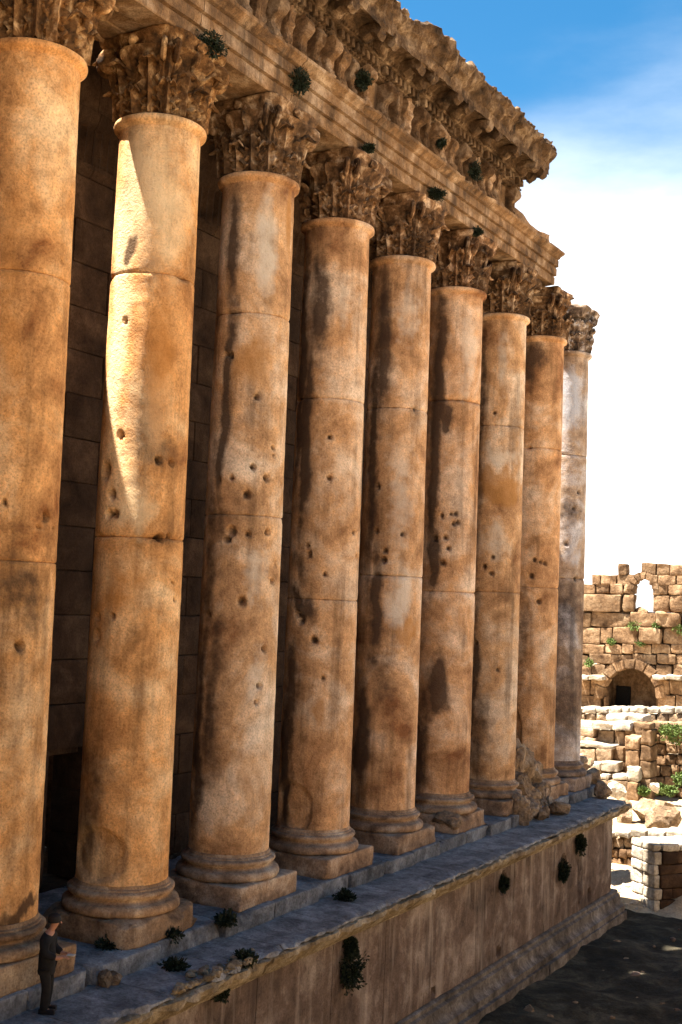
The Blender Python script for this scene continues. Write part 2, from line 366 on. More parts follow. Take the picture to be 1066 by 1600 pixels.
while yy[-1] < PEND-4.5: yy.append(yy[-1]+random.uniform(2.6, 3.9))
yy[-1] = PEND-.42
for a, b_ in zip(yy[:-1], yy[1:]):
    V, F = extrude_y([(1.3, -1.015), (WX-.02, -1.015), (WX, -1.04), (WX, -3.84), (WX-.02, -3.86), (1.3, -3.86)], a+.012, b_-.012, .09, .09, wdisp)
    P_(obj('wall_block', mesh('wall_block', V, F, True), M['podium']))
P_(block('corner_block', (.75, .75, 2.0), M['podium'], None, (.5, 31.85, -3.0), b=.06, n=(5, 5, 9), rough=.05, chip=.12))
def mdisp(V, Nn):
    return Nn*((fbm(V*np.array([1, .6, 1]), 1.0, 21, 2)-.5)*.04+(fbm(V, 5, 22, 2)-.5)*.012)[..., None]
yy = [-23.0]
while yy[-1] < PEND-3: yy.append(yy[-1]+random.uniform(2.0, 3.2))
yy[-1] = PEND+.15
for a, b_ in zip(yy[:-1], yy[1:]):
    V, F = extrude_y([(1.3, -3.865), (2.34, -3.865), (2.40, -3.90), (2.40, -4.0), (2.5, -4.04), (2.50, -4.14), (2.54, -4.30), (2.64, -4.40), (2.70, -4.42), (2.70, -4.62), (1.3, -4.62)], a+.008, b_-.008, .08, .12, mdisp)
    P_(obj('foot_moulding', mesh('foot_moulding', V, F, True), M['foot']))
    V, F = extrude_y([(1.3, -4.625), (2.80+random.uniform(-.04, .05), -4.625), (2.83, -5.4), (1.3, -5.4)], a+.2, min(b_+.19, PEND+.2), .12, .15, mdisp)
    P_(obj('plinth_course', mesh('plinth_course', V, F, True), M['foot']))

# ================================================================== COLUMNS
RB, RT, ZB, ZT = .97, .89, 1.10, 17.25
def rad(z):
    t = np.clip((z-ZB)/(ZT-ZB), 0, 1); return RB-(RB-RT)*(.35*t+.65*t*t)
COLY = {k: S*(k-1) for k in range(0, 10)}; COLY[9] = 30.25
def hit(k, x, y):                                  # pixel on column k -> theta, z
    d = ray(x, y); o = CAM-np.array([0, COLY[k], 0]); r = .94
    a = d[0]**2+d[1]**2; b = o[0]*d[0]+o[1]*d[1]; c = o[0]**2+o[1]**2-r*r
    q = b*b-a*c
    t = (-b-math.sqrt(q))/a if q > 0 else -b/a
    p = o+t*d; return math.atan2(p[1], p[0]), CAM[2]+t*d[2], t/FPX
PITS = {1: [(8, 785, 5), (72, 808, 7), (60, 824, 4), (83, 828, 4), (30, 1012, 9), (97, 780, 3), (100, 408, 3), (75, 806, 5)],
 2: [(195, 500, 5), (188, 680, 5), (165, 735, 13), (176, 772, 9), (170, 803, 7), (180, 803, 7), (248, 718, 7), (268, 723, 6), (290, 728, 4), (250, 840, 7), (265, 838, 5), (282, 840, 4), (153, 963, 6), (176, 962, 5), (152, 993, 8), (273, 937, 4), (275, 970, 4), (270, 910, 3)],
 3: [(352, 553, 6), (361, 554, 6), (402, 620, 6), (395, 730, 6), (418, 747, 7), (386, 772, 8), (361, 747, 5), (343, 748, 4), (362, 830, 10), (355, 843, 7), (428, 700, 3), (429, 712, 3), (440, 755, 5), (418, 832, 5), (430, 880, 5), (425, 908, 5), (378, 940, 8), (405, 1072, 5), (400, 1098, 4), (412, 1015, 5), (327, 960, 5), (388, 835, 5)],
 4: [(515, 683, 4), (515, 747, 5), (480, 852, 5), (483, 866, 6), (553, 832, 5), (557, 870, 3), (508, 898, 4), (490, 1000, 6), (470, 970, 8), (505, 1060, 3), (465, 960, 7)],
 5: [(630, 836, 4), (602, 860, 5), (600, 875, 6), (590, 760, 3), (650, 640, 3), (588, 830, 4)],
 6: [(705, 803, 3), (713, 803, 3), (709, 818, 4), (716, 816, 4), (695, 840, 5), (701, 857, 4), (691, 880, 5), (680, 842, 5), (690, 805, 3)],
 7: [(757, 885, 4), (770, 870, 3), (768, 896, 4), (744, 1005, 5), (778, 1046, 3), (772, 645, 3)],
 8: [(835, 875, 3), (845, 878, 3), (852, 880, 3), (830, 900, 3), (842, 940, 4)],
 9: [(905, 770, 3), (898, 795, 3), (885, 850, 3), (900, 905, 3)]}
# stains: (x, y, rx, ry, channel, strength)  channel 0 soot and painted left-side shade, 1 pale stone and painted sun, 2 ochre
STAIN_LIGHT = {1: [(40, 930, 45, 60, 0, .6), (40, 1425, 45, 14, 0, .9), (15, 500, 30, 260, 2, .55), (30, 1180, 50, 90, 1, .35)],
 2: [(250, 330, 70, 160, 1, .62), (225, 640, 60, 120, 1, .5), (203, 395, 9, 26, 0, .8), (195, 1000, 14, 40, 0, .45), (255, 700, 35, 30, 0, .42), (225, 290, 60, 110, 1, .85), (190, 400, 30, 150, 1, .95), (180, 560, 26, 150, 1, .95), (210, 780, 40, 60, 1, .75), (200, 900, 60, 60, 2, .6), (150, 1240, 25, 110, 0, .5), (255, 560, 34, 120, 2, .7)],  # upper-left pale marks: pale stone, plus sunlight painted into the lit wedge
 3: [(418, 390, 22, 105, 1, .78), (365, 380, 12, 110, 0, .75), (455, 340, 7, 70, 2, .9), (390, 560, 45, 60, 2, .7), (400, 900, 30, 60, 1, .55), (380, 1220, 45, 90, 2, .5), (330, 850, 14, 200, 0, .55), (400, 1060, 25, 70, 1, .5), (335, 1100, 14, 180, 0, .6), (352, 640, 9, 260, 0, .75), (312, 1150, 12, 200, 0, .7)],
 4: [(500, 470, 16, 110, 0, .7), (478, 680, 10, 160, 0, .9), (540, 480, 14, 60, 1, .5), (500, 1105, 16, 26, 2, .9), (470, 945, 20, 30, 0, .8), (455, 1100, 14, 150, 0, .7), (530, 760, 20, 120, 1, .4), (470, 880, 16, 30, 0, .6), (472, 560, 12, 250, 0, .8), (445, 1180, 12, 140, 0, .8)],
 5: [(625, 935, 28, 48, 1, .85), (640, 985, 24, 18, 2, .9), (596, 550, 14, 140, 0, .75), (640, 490, 30, 70, 1, .5), (630, 780, 28, 110, 1, .55), (588, 950, 10, 120, 0, .8), (600, 1060, 16, 60, 0, .5), (582, 700, 10, 300, 0, .7), (565, 1150, 14, 140, 0, .75)],
 6: [(688, 560, 10, 110, 0, .9), (692, 655, 14, 30, 0, .9), (735, 555, 18, 90, 1, .6), (684, 1065, 16, 50, 0, 1.0), (675, 870, 10, 60, 0, .8), (725, 740, 20, 80, 1, .35), (660, 1150, 14, 100, 0, .6), (676, 720, 9, 260, 0, .75), (655, 1180, 12, 90, 0, .75)],
 7: [(782, 762, 34, 30, 2, 1.25), (782, 715, 30, 18, 1, .7), (788, 560, 14, 80, 1, .5), (775, 850, 30, 40, 1, .6), (750, 1150, 14, 100, 0, .55), (752, 640, 7, 200, 0, .6), (740, 1080, 9, 160, 0, .7)],
 8: [(830, 560, 16, 40, 0, .8), (850, 800, 20, 120, 2, .35), (815, 1000, 10, 120, 0, .5)],
 9: [(890, 620, 22, 60, 1, .8), (890, 800, 24, 40, 0, .5), (885, 960, 30, 60, 0, .55), (885, 1100, 30, 90, 0, .5), (895, 870, 24, 30, 1, .5)]}
SPALL = {2: [(150, 1335, 58, 45)], 4: [(455, 1262, 40, 45)], 3: [(345, 1350, 8, 10)], 8: [(806, 1160, 10, 50)]}
JOINT = {0: (13.5, 8), 1: (13.01, 7.64), 2: (13.94, 8.29), 3: (13.94, 9.06), 4: (12.49, 7.11), 5: (12.83, 7.87), 6: (13.68, 7.49), 7: (13.40, 7.57), 8: (13.09, 7.83), 9: (13.19, 8.26)}
NTH = 128
def drum(k, z0, z1):
    n = max(4, int((z1-z0)/.055)); zs = np.concatenate([[z0, z0+.012], np.linspace(z0+.035, z1-.035, n), [z1-.012, z1]])
    th = np.linspace(0, 2*math.pi, NTH, endpoint=False); T, Z = np.meshgrid(th, zs, indexing='xy')      # [nz, nth]
    P = np.stack([np.cos(T)*.95, np.sin(T)*.95+COLY[k], Z], -1)
    R = rad(Z)+(fbm(P, .7, 31, 2)-.5)*.014+(fbm(P, 6, 32, 3)-.5)*.016
    ed = np.minimum(Z-z0, z1-Z); inj = (z0 > ZB+.1)*(Z-z0 < .1)+(z1 < ZT-.1)*(z1-Z < .1)
    R = R-.04*np.exp(-ed/.016)*inj-np.maximum(0, fbm(P, 2.6, 36+k, 4)-.52)*.6*np.exp(-ed/.05)*inj   # joint and chipped arris
    st = np.zeros(T.shape+(4,)); st[..., 3] = 1
    W1 = fbm(P*np.array([1, 1, .5]), 1.6, 55, 4)-.5; W2 = fbm(P*np.array([2.5, 2.5, 1]), 1.0, 56, 4)-.5; W3 = fbm(P, 2.6, 57, 4)-.5
    for (px, py, r) in PITS.get(k, []):
        t0, zz, s_ = hit(k, px, py); dt = (T-t0+math.pi) % (2*math.pi)-math.pi
        q = np.sqrt((dt*.94)**2+(Z-zz)**2)/(max(r*.85, 3.6)*s_*1.0)*(.62+.76*vnoise(P, 5.0, 67+k))
        R = R-.20*np.clip((1.12-q)*2.6, 0, 1)*min(1, r/5.5)*(.8+.4*vnoise(P, 9, 66))
        st[..., 0] = np.maximum(st[..., 0], np.clip(1.5-q, 0, 1)*.8)  # pit hollows painted darker to deepen their shade
    for (px, py, rx, ry, ch, v) in STAIN_LIGHT.get(k, []):
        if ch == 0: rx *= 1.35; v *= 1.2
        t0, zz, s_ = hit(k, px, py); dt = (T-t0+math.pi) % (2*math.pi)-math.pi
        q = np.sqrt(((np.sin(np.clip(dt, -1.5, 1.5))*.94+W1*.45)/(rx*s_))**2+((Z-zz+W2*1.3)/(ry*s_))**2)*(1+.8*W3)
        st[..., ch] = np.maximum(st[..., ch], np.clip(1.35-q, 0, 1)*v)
    for (px, py, rx, ry) in SPALL.get(k, []):
        t0, zz, s_ = hit(k, px, py); dt = (T-t0+math.pi) % (2*math.pi)-math.pi
        q = np.sqrt((dt*.94/(rx*s_))**2+((Z-zz)/(ry*s_))**2)*(.85+.35*fbm(P, 1.5, 41, 3))
        e = np.clip((1-q)*7, 0, 1)
        R = R-e*(.10+.05*(fbm(P, 4, 44, 3)-.5)); st[..., 0] = np.maximum(st[..., 0], e*.3)
    V = np.stack([np.cos(T)*R, np.sin(T)*R, Z], -1)
    F = gridF(len(zs), NTH, False, True).tolist(); m = len(zs)
    F = [f[::-1] for f in F]; F.append(list(range(NTH))[::-1]); F.append([(m-1)*NTH+i for i in range(NTH)])
    me = mesh('shaft_drum', V, F, True)
    at_ = me.attributes.new('stain_light', 'FLOAT_COLOR', 'POINT'); at_.data.foreach_set('color', st.reshape(-1).astype(np.float32))
    return me
# --- capital pieces
def thick(V, off):
    """grid sheet [n,m,3] given a back layer off -> closed shell V,F"""
    n, m = V.shape[:2]; B = V+off; A = np.concatenate([V.reshape(-1, 3), B.reshape(-1, 3)]); F = gridF(n, m).tolist(); k = n*m
    F += [[a+k for a in f[::-1]] for f in gridF(n, m).tolist()]
    rim = [(i, 0) for i in range(n)]+[(n-1, j) for j in range(1, m)]+[(i, m-1) for i in range(n-2, -1, -1)]+[(0, j) for j in range(m-2, 0, -1)]
    ids = [i*m+j for i, j in rim]
    for a, b in zip(ids, ids[1:]+ids[:1]): F.append([b, a, a+k, b+k])
    return A, F
def leaf_mesh(H, W, R0, curl, seed, wear=.0, bellflare=.10):
    nu, nv = 15, 22; u = np.linspace(-1, 1, nu); v = np.linspace(0, 1, nv); U, Vv = np.meshgrid(u, v, indexing='xy')
    s = np.clip(Vv/.70, 0, 1); a = np.clip((Vv-.70)/.30, 0, 1)*math.pi*.85
    out = .02+bellflare*s**2+curl*(1-np.cos(a))*.95; z = H*.86*s+curl*np.sin(a)*1.0
    wd = W*(.80+.28*np.sin(math.pi*np.clip(Vv*1.1, 0, 1)))*(1-.75*np.clip((Vv-.68)/.32, 0, 1)**1.6)
    lob = 1-.42*np.abs(np.sin(Vv*math.pi*4.5+.3))**1.5*np.abs(U)**2
    x = U*wd*.5*lob
    rib = .06*np.cos(U*math.pi*2.5)*(1-.3*Vv)+.05*np.exp(-(U/.13)**2)-.07*np.abs(U)**1.5
    rib = rib+.085*np.sin(Vv*math.pi*8-np.abs(U)*3.5)*np.abs(U)**.7
    ca = np.cos(a); sa = np.sin(a)
    rr = R0+out+rib*ca; z = z+rib*sa
    P = np.stack([x, rr, z], -1); nn = (fbm(P+seed*3.1, 6, seed, 3)-.5)
    rr = rr+nn*.035*(1+wear); z = z+nn*.03
    if wear: rr = np.minimum(rr, R0+.16+.1*fbm(P+seed, 5, seed+3, 2)); 
    ang = x/R0; V = np.stack([np.cos(ang)*rr, np.sin(ang)*rr, z], -1)
    off = np.stack([-np.cos(ang)*.055, -np.sin(ang)*.055, -.02*sa], -1)
    A, F = thick(V, off); return mesh('acanthus_leaf', A, F, True)
def tube(path, radii, nseg=7, cap=True, squash=None):
    path = np.array(path, float); n = len(path); T = np.gradient(path, axis=0); T /= np.linalg.norm(T, axis=1, keepdims=True)+1e-9
    ref = np.array([0, 0, 1.0]); V = []
    side0 = None
    for i in range(n):
        s_ = np.cross(T[i], ref if abs(T[i]@ref) < .95 else np.array([0, 1.0, 0])) if side0 is None else side0-T[i]*(side0@T[i])
        s_ /= np.linalg.norm(s_)+1e-9; side0 = s_; b = np.cross(s_, T[i])
        for j in range(nseg):
            t = 2*math.pi*j/nseg; sq = 1 if squash is None else squash
            V.append(path[i]+radii[i]*(math.cos(t)*s_*sq+math.sin(t)*b))
    V = np.array(V); F = gridF(n, nseg, False, True).tolist()
    if cap: F.append(list(range(nseg))[::-1]); F.append([(n-1)*nseg+i for i in range(nseg)])
    return V, F
def volute_mesh(R0, z0, R1, z1, rad_, thick_, seed, turns=1.6):
    pts = []; rs = []
    for t in np.linspace(0, 1, 9): pts.append((R0+(R1-rad_-R0)*t**1.6, 0, z0+(z1-rad_*.1-z0)*t**.8)); rs.append(thick_*(.8+.4*t))
    c = np.array([R1-rad_*.9, 0, z1-rad_]); 
    for t in np.linspace(.1, 1, 22):
        a = math.pi*.62-t*turns*2*math.pi; rr = rad_*(1-.78*t); pts.append((c[0]+rr*math.cos(a), 0, c[2]+rr*math.sin(a))); rs.append(thick_*(1.15-.4*t))
    V, F = tube(pts, rs, 8, True, 1.9)
    V = V+((fbm(V+seed, 7, seed, 2)-.5)*.06)[:, None]
    return mesh('volute', V, F, True)
LEAF_A = [leaf_mesh(.66, .60, .88, .12, i+1) for i in range(3)]+[leaf_mesh(.55, .66, .90, .07, 9, .8)]
LEAF_B = [leaf_mesh(1.16, .58, .89, .16, i+21, 0, .13) for i in range(3)]+[leaf_mesh(.95, .7, .92, .08, 29, .8, .14)]
LEAF_C = [leaf_mesh(1.36, .50, .93, .17, i+41, 0, .22) for i in range(2)]+[leaf_mesh(1.2, .6, .95, .1, 47, .6, .22)]
VOL = [volute_mesh(.95, .70, 1.36, 1.48, .19, .065, i+1) for i in range(2)]
HEL = [volute_mesh(.94, .80, 1.14, 1.42, .13, .045, i+11) for i in range(2)]
for me in LEAF_A+LEAF_B+LEAF_C+VOL+HEL: me.materials.append(M['capital'])
def bdisp(seed, amp=.05):
    def f(V, th):
        P = V+np.array([seed*5.1, seed*2.3, 0]); nrm = V.copy(); nrm[..., 2] = 0; nrm /= np.linalg.norm(nrm, axis=-1, keepdims=True)+1e-9
        return V+nrm*((fbm(P, 2.5, seed, 4)-.5)*2*amp)[..., None]
    return f
def abacus_mesh(seed, wear):
    n = 88; zs = [1.45, 1.50, 1.56, 1.66, 1.72, 1.80, 1.90, 1.945]; dr = [-.16, -.13, -.10, -.05, -.06, 0, .03, -.01]
    th = np.linspace(-math.pi, math.pi, n, endpoint=False)
    dl = np.abs(((th % (math.pi/2))-math.pi/4))/(math.pi/4)     # 0 at the diagonals, 1 at face middles
    r = 1.42-.40*np.minimum(1, dl*1.15)**.75
    V = np.zeros((len(zs), n, 3))
    for i, (z, d) in enumerate(zip(zs, dr)):
        V[i, :, 0] = (r+d)*np.cos(th); V[i, :, 1] = (r+d)*np.sin(th); V[i, :, 2] = z
    P = V+np.array([seed*4.7, seed*1.9, 0]); nrm = V.copy(); nrm[..., 2] = 0; L_ = np.linalg.norm(nrm, axis=-1, keepdims=True); nrm /= L_
    chip = np.maximum(0, fbm(P, 1.3, seed, 3)-(.62-wear*.25))*1.6*np.clip((L_[..., 0]-1.0)/.3, 0, 1)
    V = V-nrm*(chip+.05*(fbm(P, 5, seed+1, 3)-.5))[..., None]
    F = gridF(len(zs), n, False, True).tolist(); F = [f[::-1] for f in F]; F.append(list(range(n))[::-1]); F.append([(len(zs)-1)*n+i for i in range(n)])
    return mesh('abacus', V, F, True)
BASEPR = [(.9, .50), (1.14, .50), (1.20, .52), (1.235, .57), (1.24, .62), (1.225, .68), (1.18, .725), (1.12, .735), (1.085, .75), (1.05, .78), (1.045, .81), (1.06, .835), (1.10, .845), (1.10, .86), (1.125, .875), (1.14, .91), (1.13, .95), (1.09, .98), (1.045, .985), (1.04, 1.02), (1.0, 1.04), (.985, 1.11), (.6, 1.11)]
def column(k, tint, label, wear_base, wear_cap, miss=.06, plinth=True):
    rr = random.Random(100+k)
    e = empty('temple_column', (0, COLY[k], 0), label, 'column', 'columns of the temple colonnade')
    parts = []
    if plinth:
        parts.append(block('plinth', (1.22, 1.22, .26), M['base'], e, (0, 0, .245), b=.03+.04*wear_base, n=(16, 16, 6), rough=.012+.09*wear_base, freq=2.6, chip=.16+.7*wear_base, seed=200+k))
    V, F = lathe(BASEPR, 72, bdisp(300+k, .004+.07*wear_base)); parts.append(obj('column_base', mesh('column_base', V, F, True), M['base'], e))
    j1, j2 = JOINT[k]
    for a, b in ((ZB, j2), (j2, j1), (j1, ZT)):
        parts.append(obj('shaft_drum', drum(k, a, b), M['shaft'], e))
    V, F = lathe([(.6, 17.17), (.90, 17.17), (.925, 17.21), (.98, 17.235), (1.015, 17.27), (1.025, 17.32), (1.01, 17.37), (.96, 17.40), (.92, 17.41), (.6, 17.41)], 72, bdisp(400+k, .012)); parts.append(obj('astragal', mesh('astragal', V, F, True), M['shaft'], e))
    V, F = lathe([(.6, 0), (.82, 0), (.82, .3), (.84, .7), (.90, 1.05), (1.02, 1.32), (1.14, 1.46), (.8, 1.47)], 48, bdisp(500+k, .03))
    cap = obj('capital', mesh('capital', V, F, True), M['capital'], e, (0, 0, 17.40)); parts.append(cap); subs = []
    for i in range(8):
        if rr.random() > miss: subs.append(obj('acanthus_leaf', rr.choice(LEAF_A if wear_cap < .5 else LEAF_A[2:]), None, cap, (0, 0, .0), i*math.pi/4+.02*rr.uniform(-1, 1)))
        if rr.random() > miss*1.5: subs.append(obj('acanthus_leaf', rr.choice(LEAF_B if wear_cap < .5 else LEAF_B[2:]), None, cap, (0, 0, .02), (i+.5)*math.pi/4+.02*rr.uniform(-1, 1)))
    for i in range(4):
        a = (i+.5)*math.pi/2
        if rr.random() > wear_cap*.9:
            for d in (-.11, .11): subs.append(obj('volute', rr.choice(VOL), None, cap, (0, 0, 0), a+d))
            subs.append(obj('corner_leaf', LEAF_C[rr.randint(0, 1)], None, cap, (0, 0, .03), a))
        else: subs.append(obj('corner_leaf', LEAF_C[2], None, cap, (0, 0, .03), a))
        for d in (-.2, .2):
            if rr.random() > wear_cap: subs.append(obj('helix', rr.choice(HEL), None, cap, (0, 0, 0), i*math.pi/2+d))
    ab = obj('abacus', abacus_mesh(600+k, wear_cap), M['capital'], cap, (0, 0, -.12)); subs.append(ab)
    for i in range(4):
        if rr.random() > wear_cap*.8:
            a = i*math.pi/2; f = obj('fleuron', rock_mesh((.12, .17, .15), 700+k*4+i, .5, 2), M['capital'], cap, (1.06*math.cos(a), 1.06*math.sin(a), 1.62), a); subs.append(f)
    for o in parts+subs: o.color = (*tint, 1)
    for o in subs:
        v_ = rr.uniform(.7, 1.45)*(1.9 if k == 9 else 1); o.color = (tint[0]*v_, tint[1]*v_, tint[2]*v_, 1)
    for o in parts:
        if o.name.startswith(('plinth', 'column_base')): o.color = (*[.5+.5*t_ for t_ in tint], 1)
    return e
OR = (1.14, .95, .66); TN = (1.02, .98, .92); GR = (.72, .86, 1.15)
LAB = {0: 'weathered limestone column in the part of the row before the person',
 1: 'orange stained limestone column with the person in dark clothes standing beside its base',
 2: 'orange column with a sunlit streak down its upper shaft and a worn lumpy base',
 3: 'column with a pale patch under its capital and many dark pits in its shaft',
 4: 'column with a spalled lower shaft, reddish patch and long dark stains',
 5: 'column with a square whitish patch at mid shaft above an ochre spot',
 6: 'column with a slanting cluster of small pits and a broken crumbling base',
 7: 'column with an ochre band across its upper shaft, beside the large rubble lump',
 8: 'plain tan column whose foot is hidden by the large rubble lump',
 9: 'grey free-standing column carrying only its capital at the end of the podium'}
column(0, OR, LAB[0], .1, .3)
column(1, OR, LAB[1], .3, .1)
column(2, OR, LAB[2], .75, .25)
column(3, TN, LAB[3], .28, .25)
column(4, (1.02, .94, .86), LAB[4], .3, .45)
column(5, (1.02, .95, .89), LAB[5], .25, .55)
column(6, (1.02, .93, .86), LAB[6], .55, .5)
column(7, TN, LAB[7], .25, .45)
column(8, (1.05, .97, .88), LAB[8], .3, .7)
column(9, GR, LAB[9], .6, .35, plinth=True)

# the row goes on before the first column in view: copies
src = [o for o in COL.objects if o.name.startswith('temple_column') and abs(o.location.y+S) < .01][0]
for k in range(1, 5):
    c = src.copy(); COL.objects.link(c); c.location.y = -S*(k+1)
    for ch in list(src.children):
        d = ch.copy(); COL.objects.link(d); d.parent = c
        for g_ in ch.children:
            q_ = g_.copy(); COL.objects.link(q_); q_.parent = d
# ================================================================== ENTABLATURE
ent = empty('entablature', (0, 0, 19.2), 'richly carved limestone entablature with broken cornice lying across the column capitals', 'entablature')
def E_(o): o.parent = ent; o.location = Vector(o.location)-Vector((0, 0, 19.2)); return o
APR = [(-.92, 19.215), (-.3, 19.215), (-.28, 19.25), (.28, 19.25), (.3, 19.215), (.90, 19.215), (.92, 19.24), (.92, 19.50), (.875, 19.52), (.875, 19.545), (.985, 19.555), (.985, 19.84), (.94, 19.86), (.94, 19.885), (1.05, 19.895), (1.05, 20.15), (1.01, 20.17), (1.12, 20.20), (1.15, 20.25), (1.20, 20.29), (1.28, 20.34), (1.29, 20.42), (-.98, 20.42), (-.98, 20.0), (-.92, 19.98)]
def adisp(seed):
    def f(V, Nn):
        d = (fbm(V, .9, 61, 2)-.5)*.03+(fbm(V, 7, 62, 2)-.5)*.012
        o = Nn*d[..., None]
        # broken lower arris over the capitals
        near = np.abs(((V[..., 1]+S/2) % S)-S/2); low = np.clip((19.75-V[..., 2])/.55, 0, 1)*np.clip((V[..., 0]-.2)/.6, 0, 1)
        c = low*np.clip(1.15-near/1.15, 0, 1)*np.maximum(0, fbm(V, .9, 63, 3)-.38)*1.5
        o[..., 0] -= c*.35; o[..., 2] += c*.45
        crown = np.clip((V[..., 2]-20.15)/.1, 0, 1)*(V[..., 0] > .9)*np.maximum(0, fbm(V, 1.9, 64, 3)-.55)*.9
        o[..., 0] -= crown
        return o
    return f
joints = [-4.6, -1.9]+[S*k+(.0) for k in range(0, 7)]+[26.2]
joints = [-22, -19.5, -15.6, -11.7, -7.8, -3.9, 0, 3.9, 7.8, 11.7, 15.6, 19.5, 23.4, 26.25]
for a, b in zip(joints[:-1], joints[1:]):
    V, F = extrude_y(APR, a+.014, b-.014, .07, .085, adisp(1)); E_(obj('architrave_block', mesh('architrave_block', V, F, True), M['entab']))
# frieze
FEND = 25.9
fj = [-22, -17.5, -13.5, -9.5, -5.6, -2.0, 1.8, 5.7, 9.4, 13.3, 17.0, 20.6, 22.4, FEND]
for i, (a, b) in enumerate(zip(fj[:-1], fj[1:])):
    top = 21.52 if b < 22.5 else 21.12
    def fd(V, Nn, seed=i, brk=(b > 22.5)):
        o = Nn*((fbm(V, 1.6, 71, 3)-.5)*(.08 if not brk else .2))[..., None]
        if brk: o[..., 2] -= (V[..., 2] > 20.9)*np.maximum(0, fbm(V, .8, 72, 3)-.35)*.7
        return o
    V, F = extrude_y([(-.9, 20.425), (.84, 20.425), (.80, 20.9), (.82, top), (-.9, top)], a+.012, b-.012, .1, .12, fd); E_(obj('frieze_block', mesh('frieze_block', V, F, True), M['entab']))
def console_mesh(seed, head):
    t_ = [1.34, 1.30, 1.36, 1.24, 1.16, 1.28][seed % 6]
    if seed >= 5:                            # plain upright slab
        pr = [(.78, 20.43), (1.10, 20.43), (1.14, 20.6), (1.12, 21.0), (1.18, 21.4), (1.16, 21.52), (.78, 21.52)]
    else: pr = [(.78, 20.43), (1.06, 20.43), (1.15, 20.46), (1.19, 20.53), (1.16, 20.62), (1.10, 20.70), (1.09, 20.86), (1.13, 20.98), (t_-.06, 21.10), (t_, 21.20), (t_+.02, 21.34), (t_-.04, 21.44), (t_-.10, 21.52), (.78, 21.52)]
    def d(V, Nn):
        o = Nn*((fbm(V+seed*3.7, 5.5, seed, 4)-.5)*(.13 if head else .24))[..., None]
        t = np.abs(V[..., 1])/.2; o[..., 0] -= np.clip(t-.75, 0, 1)*.16*(V[..., 0] > 1.0)
        fl = (V[..., 0] > 1.05)*(V[..., 2] < 21.05); o[..., 0] -= fl*.035*np.abs(np.sin(V[..., 1]*math.pi/.13))
        if head:
            q = np.exp(-((V[..., 1])/.11)**2-((V[..., 2]-21.16)/.15)**2)*(V[..., 0] > 1.05); o[..., 0] += q*.14
        return o
    V, F = extrude_y(pr, -.2, .2, .05, .045, d); V = V-np.array([0, 0, 20.42]); return mesh('frieze_console', V, F, True)
CONS = [console_mesh(i+1, i < 2) for i in range(7)]
M['console'] = stone('console_limestone', [(.04, .022, .011), (.18, .10, .048), (.48, .34, .22)], 1.6, .3, (.05, .03, .02), .8, (.3, .5, .72), .35, .6)
for me in CONS: me.materials.append(M['console'])
yk = -21.8; i = 0
while yk < 22.0:
    if random.random() > (.05 if yk < 16 else .12):
        o = obj('frieze_console', CONS[random.randrange(7)], None, None, (0, yk, 20.42)); o.scale = (random.uniform(.92, 1.03), random.uniform(.55, 1.0), 1); E_(o)
    yk += .62; i += 1
# cornice blocks > dentils, modillions
CEND = 22.15
cj = [-22, -19, -16, -13, -10.4, -7.8, -5.4, -3.2, -.6, 1.9, 4.3, 6.9, 9.2, 11.6, 14.1, 16.5, 18.6, 20.5, CEND]
CPR = [(-1.0, 21.53), (1.02, 21.53), (1.08, 21.58), (1.13, 21.60), (1.13, 21.84), (1.32, 21.85), (1.36, 21.90), (1.42, 21.95), (1.44, 22.06), (1.6, 22.16), (1.9, 22.16), (2.02, 22.04), (2.12, 22.0), (2.16, 22.26), (2.20, 22.28), (2.24, 22.36), (2.40, 22.52), (2.50, 22.72), (2.52, 22.84), (2.44, 22.90), (1.6, 22.95), (.4, 23.0), (-.6, 22.8), (-1.0, 22.4)]
def crdisp(V, Nn):
    rough = np.clip((V[..., 0]-2.05)/.2, 0, 1)
    d = (fbm(V, 1.6, 81, 3)-.5)*.08+rough*((fbm(V, 2.6, 82, 5)-.5)*.42+(fbm(V*np.array([1, 1.2, 1]), 5.0, 83, 3)-.5)*.30)
    topm = (V[..., 2] > 22.7); d = d+topm*(fbm(V, 1.1, 84, 5)-.55)*.45
    o = Nn*d[..., None]
    big = np.maximum(0, fbm(V*np.array([0, 1, 0])+5, .55, 85, 3)-.45)*rough; o[..., 0] -= big*1.1
    e = np.clip((V[..., 1]-21.2)/1.2, 0, 1)                      # ragged broken end
    o[..., 1] += e*(fbm(V*np.array([1, 0, 1]), 1.6, 86, 3)-.5)*1.1; o[..., 0] -= e**2*.18*rough
    return o
dent = rbox((.085, .075, .105), .015, (2, 2, 2), .01, 5, 3); dent = mesh('dentil', *dent, True); dent.materials.append(M['cornice'])
egg = rock_mesh((.05, .055, .06), 5, .1, 2); egg.materials.append(M['cornice'])
def modillion_mesh(seed):
    pr = [(1.42, 22.10), (1.42, 21.80), (1.52, 21.70), (1.66, 21.72), (1.76, 21.84), (1.86, 21.82), (1.98, 21.74), (2.10, 21.82), (2.12, 22.12)]
    def d(V, Nn):
        t = np.abs(V[..., 1])/.17; o = Nn*((fbm(V+seed*2.9, 5, seed, 4)-.5)*.22)[..., None]; o[..., 2] += np.clip(t-.35, 0, 1)*.10*(V[..., 2] < 22.0); return o
    V, F = extrude_y(pr, -.17, .17, .05, .05, d); return mesh('modillion', V-np.array([0, 0, 22.0]), F, True)
MODI = [modillion_mesh(i+1) for i in range(4)]
for me in MODI: me.materials.append(M['cornice'])
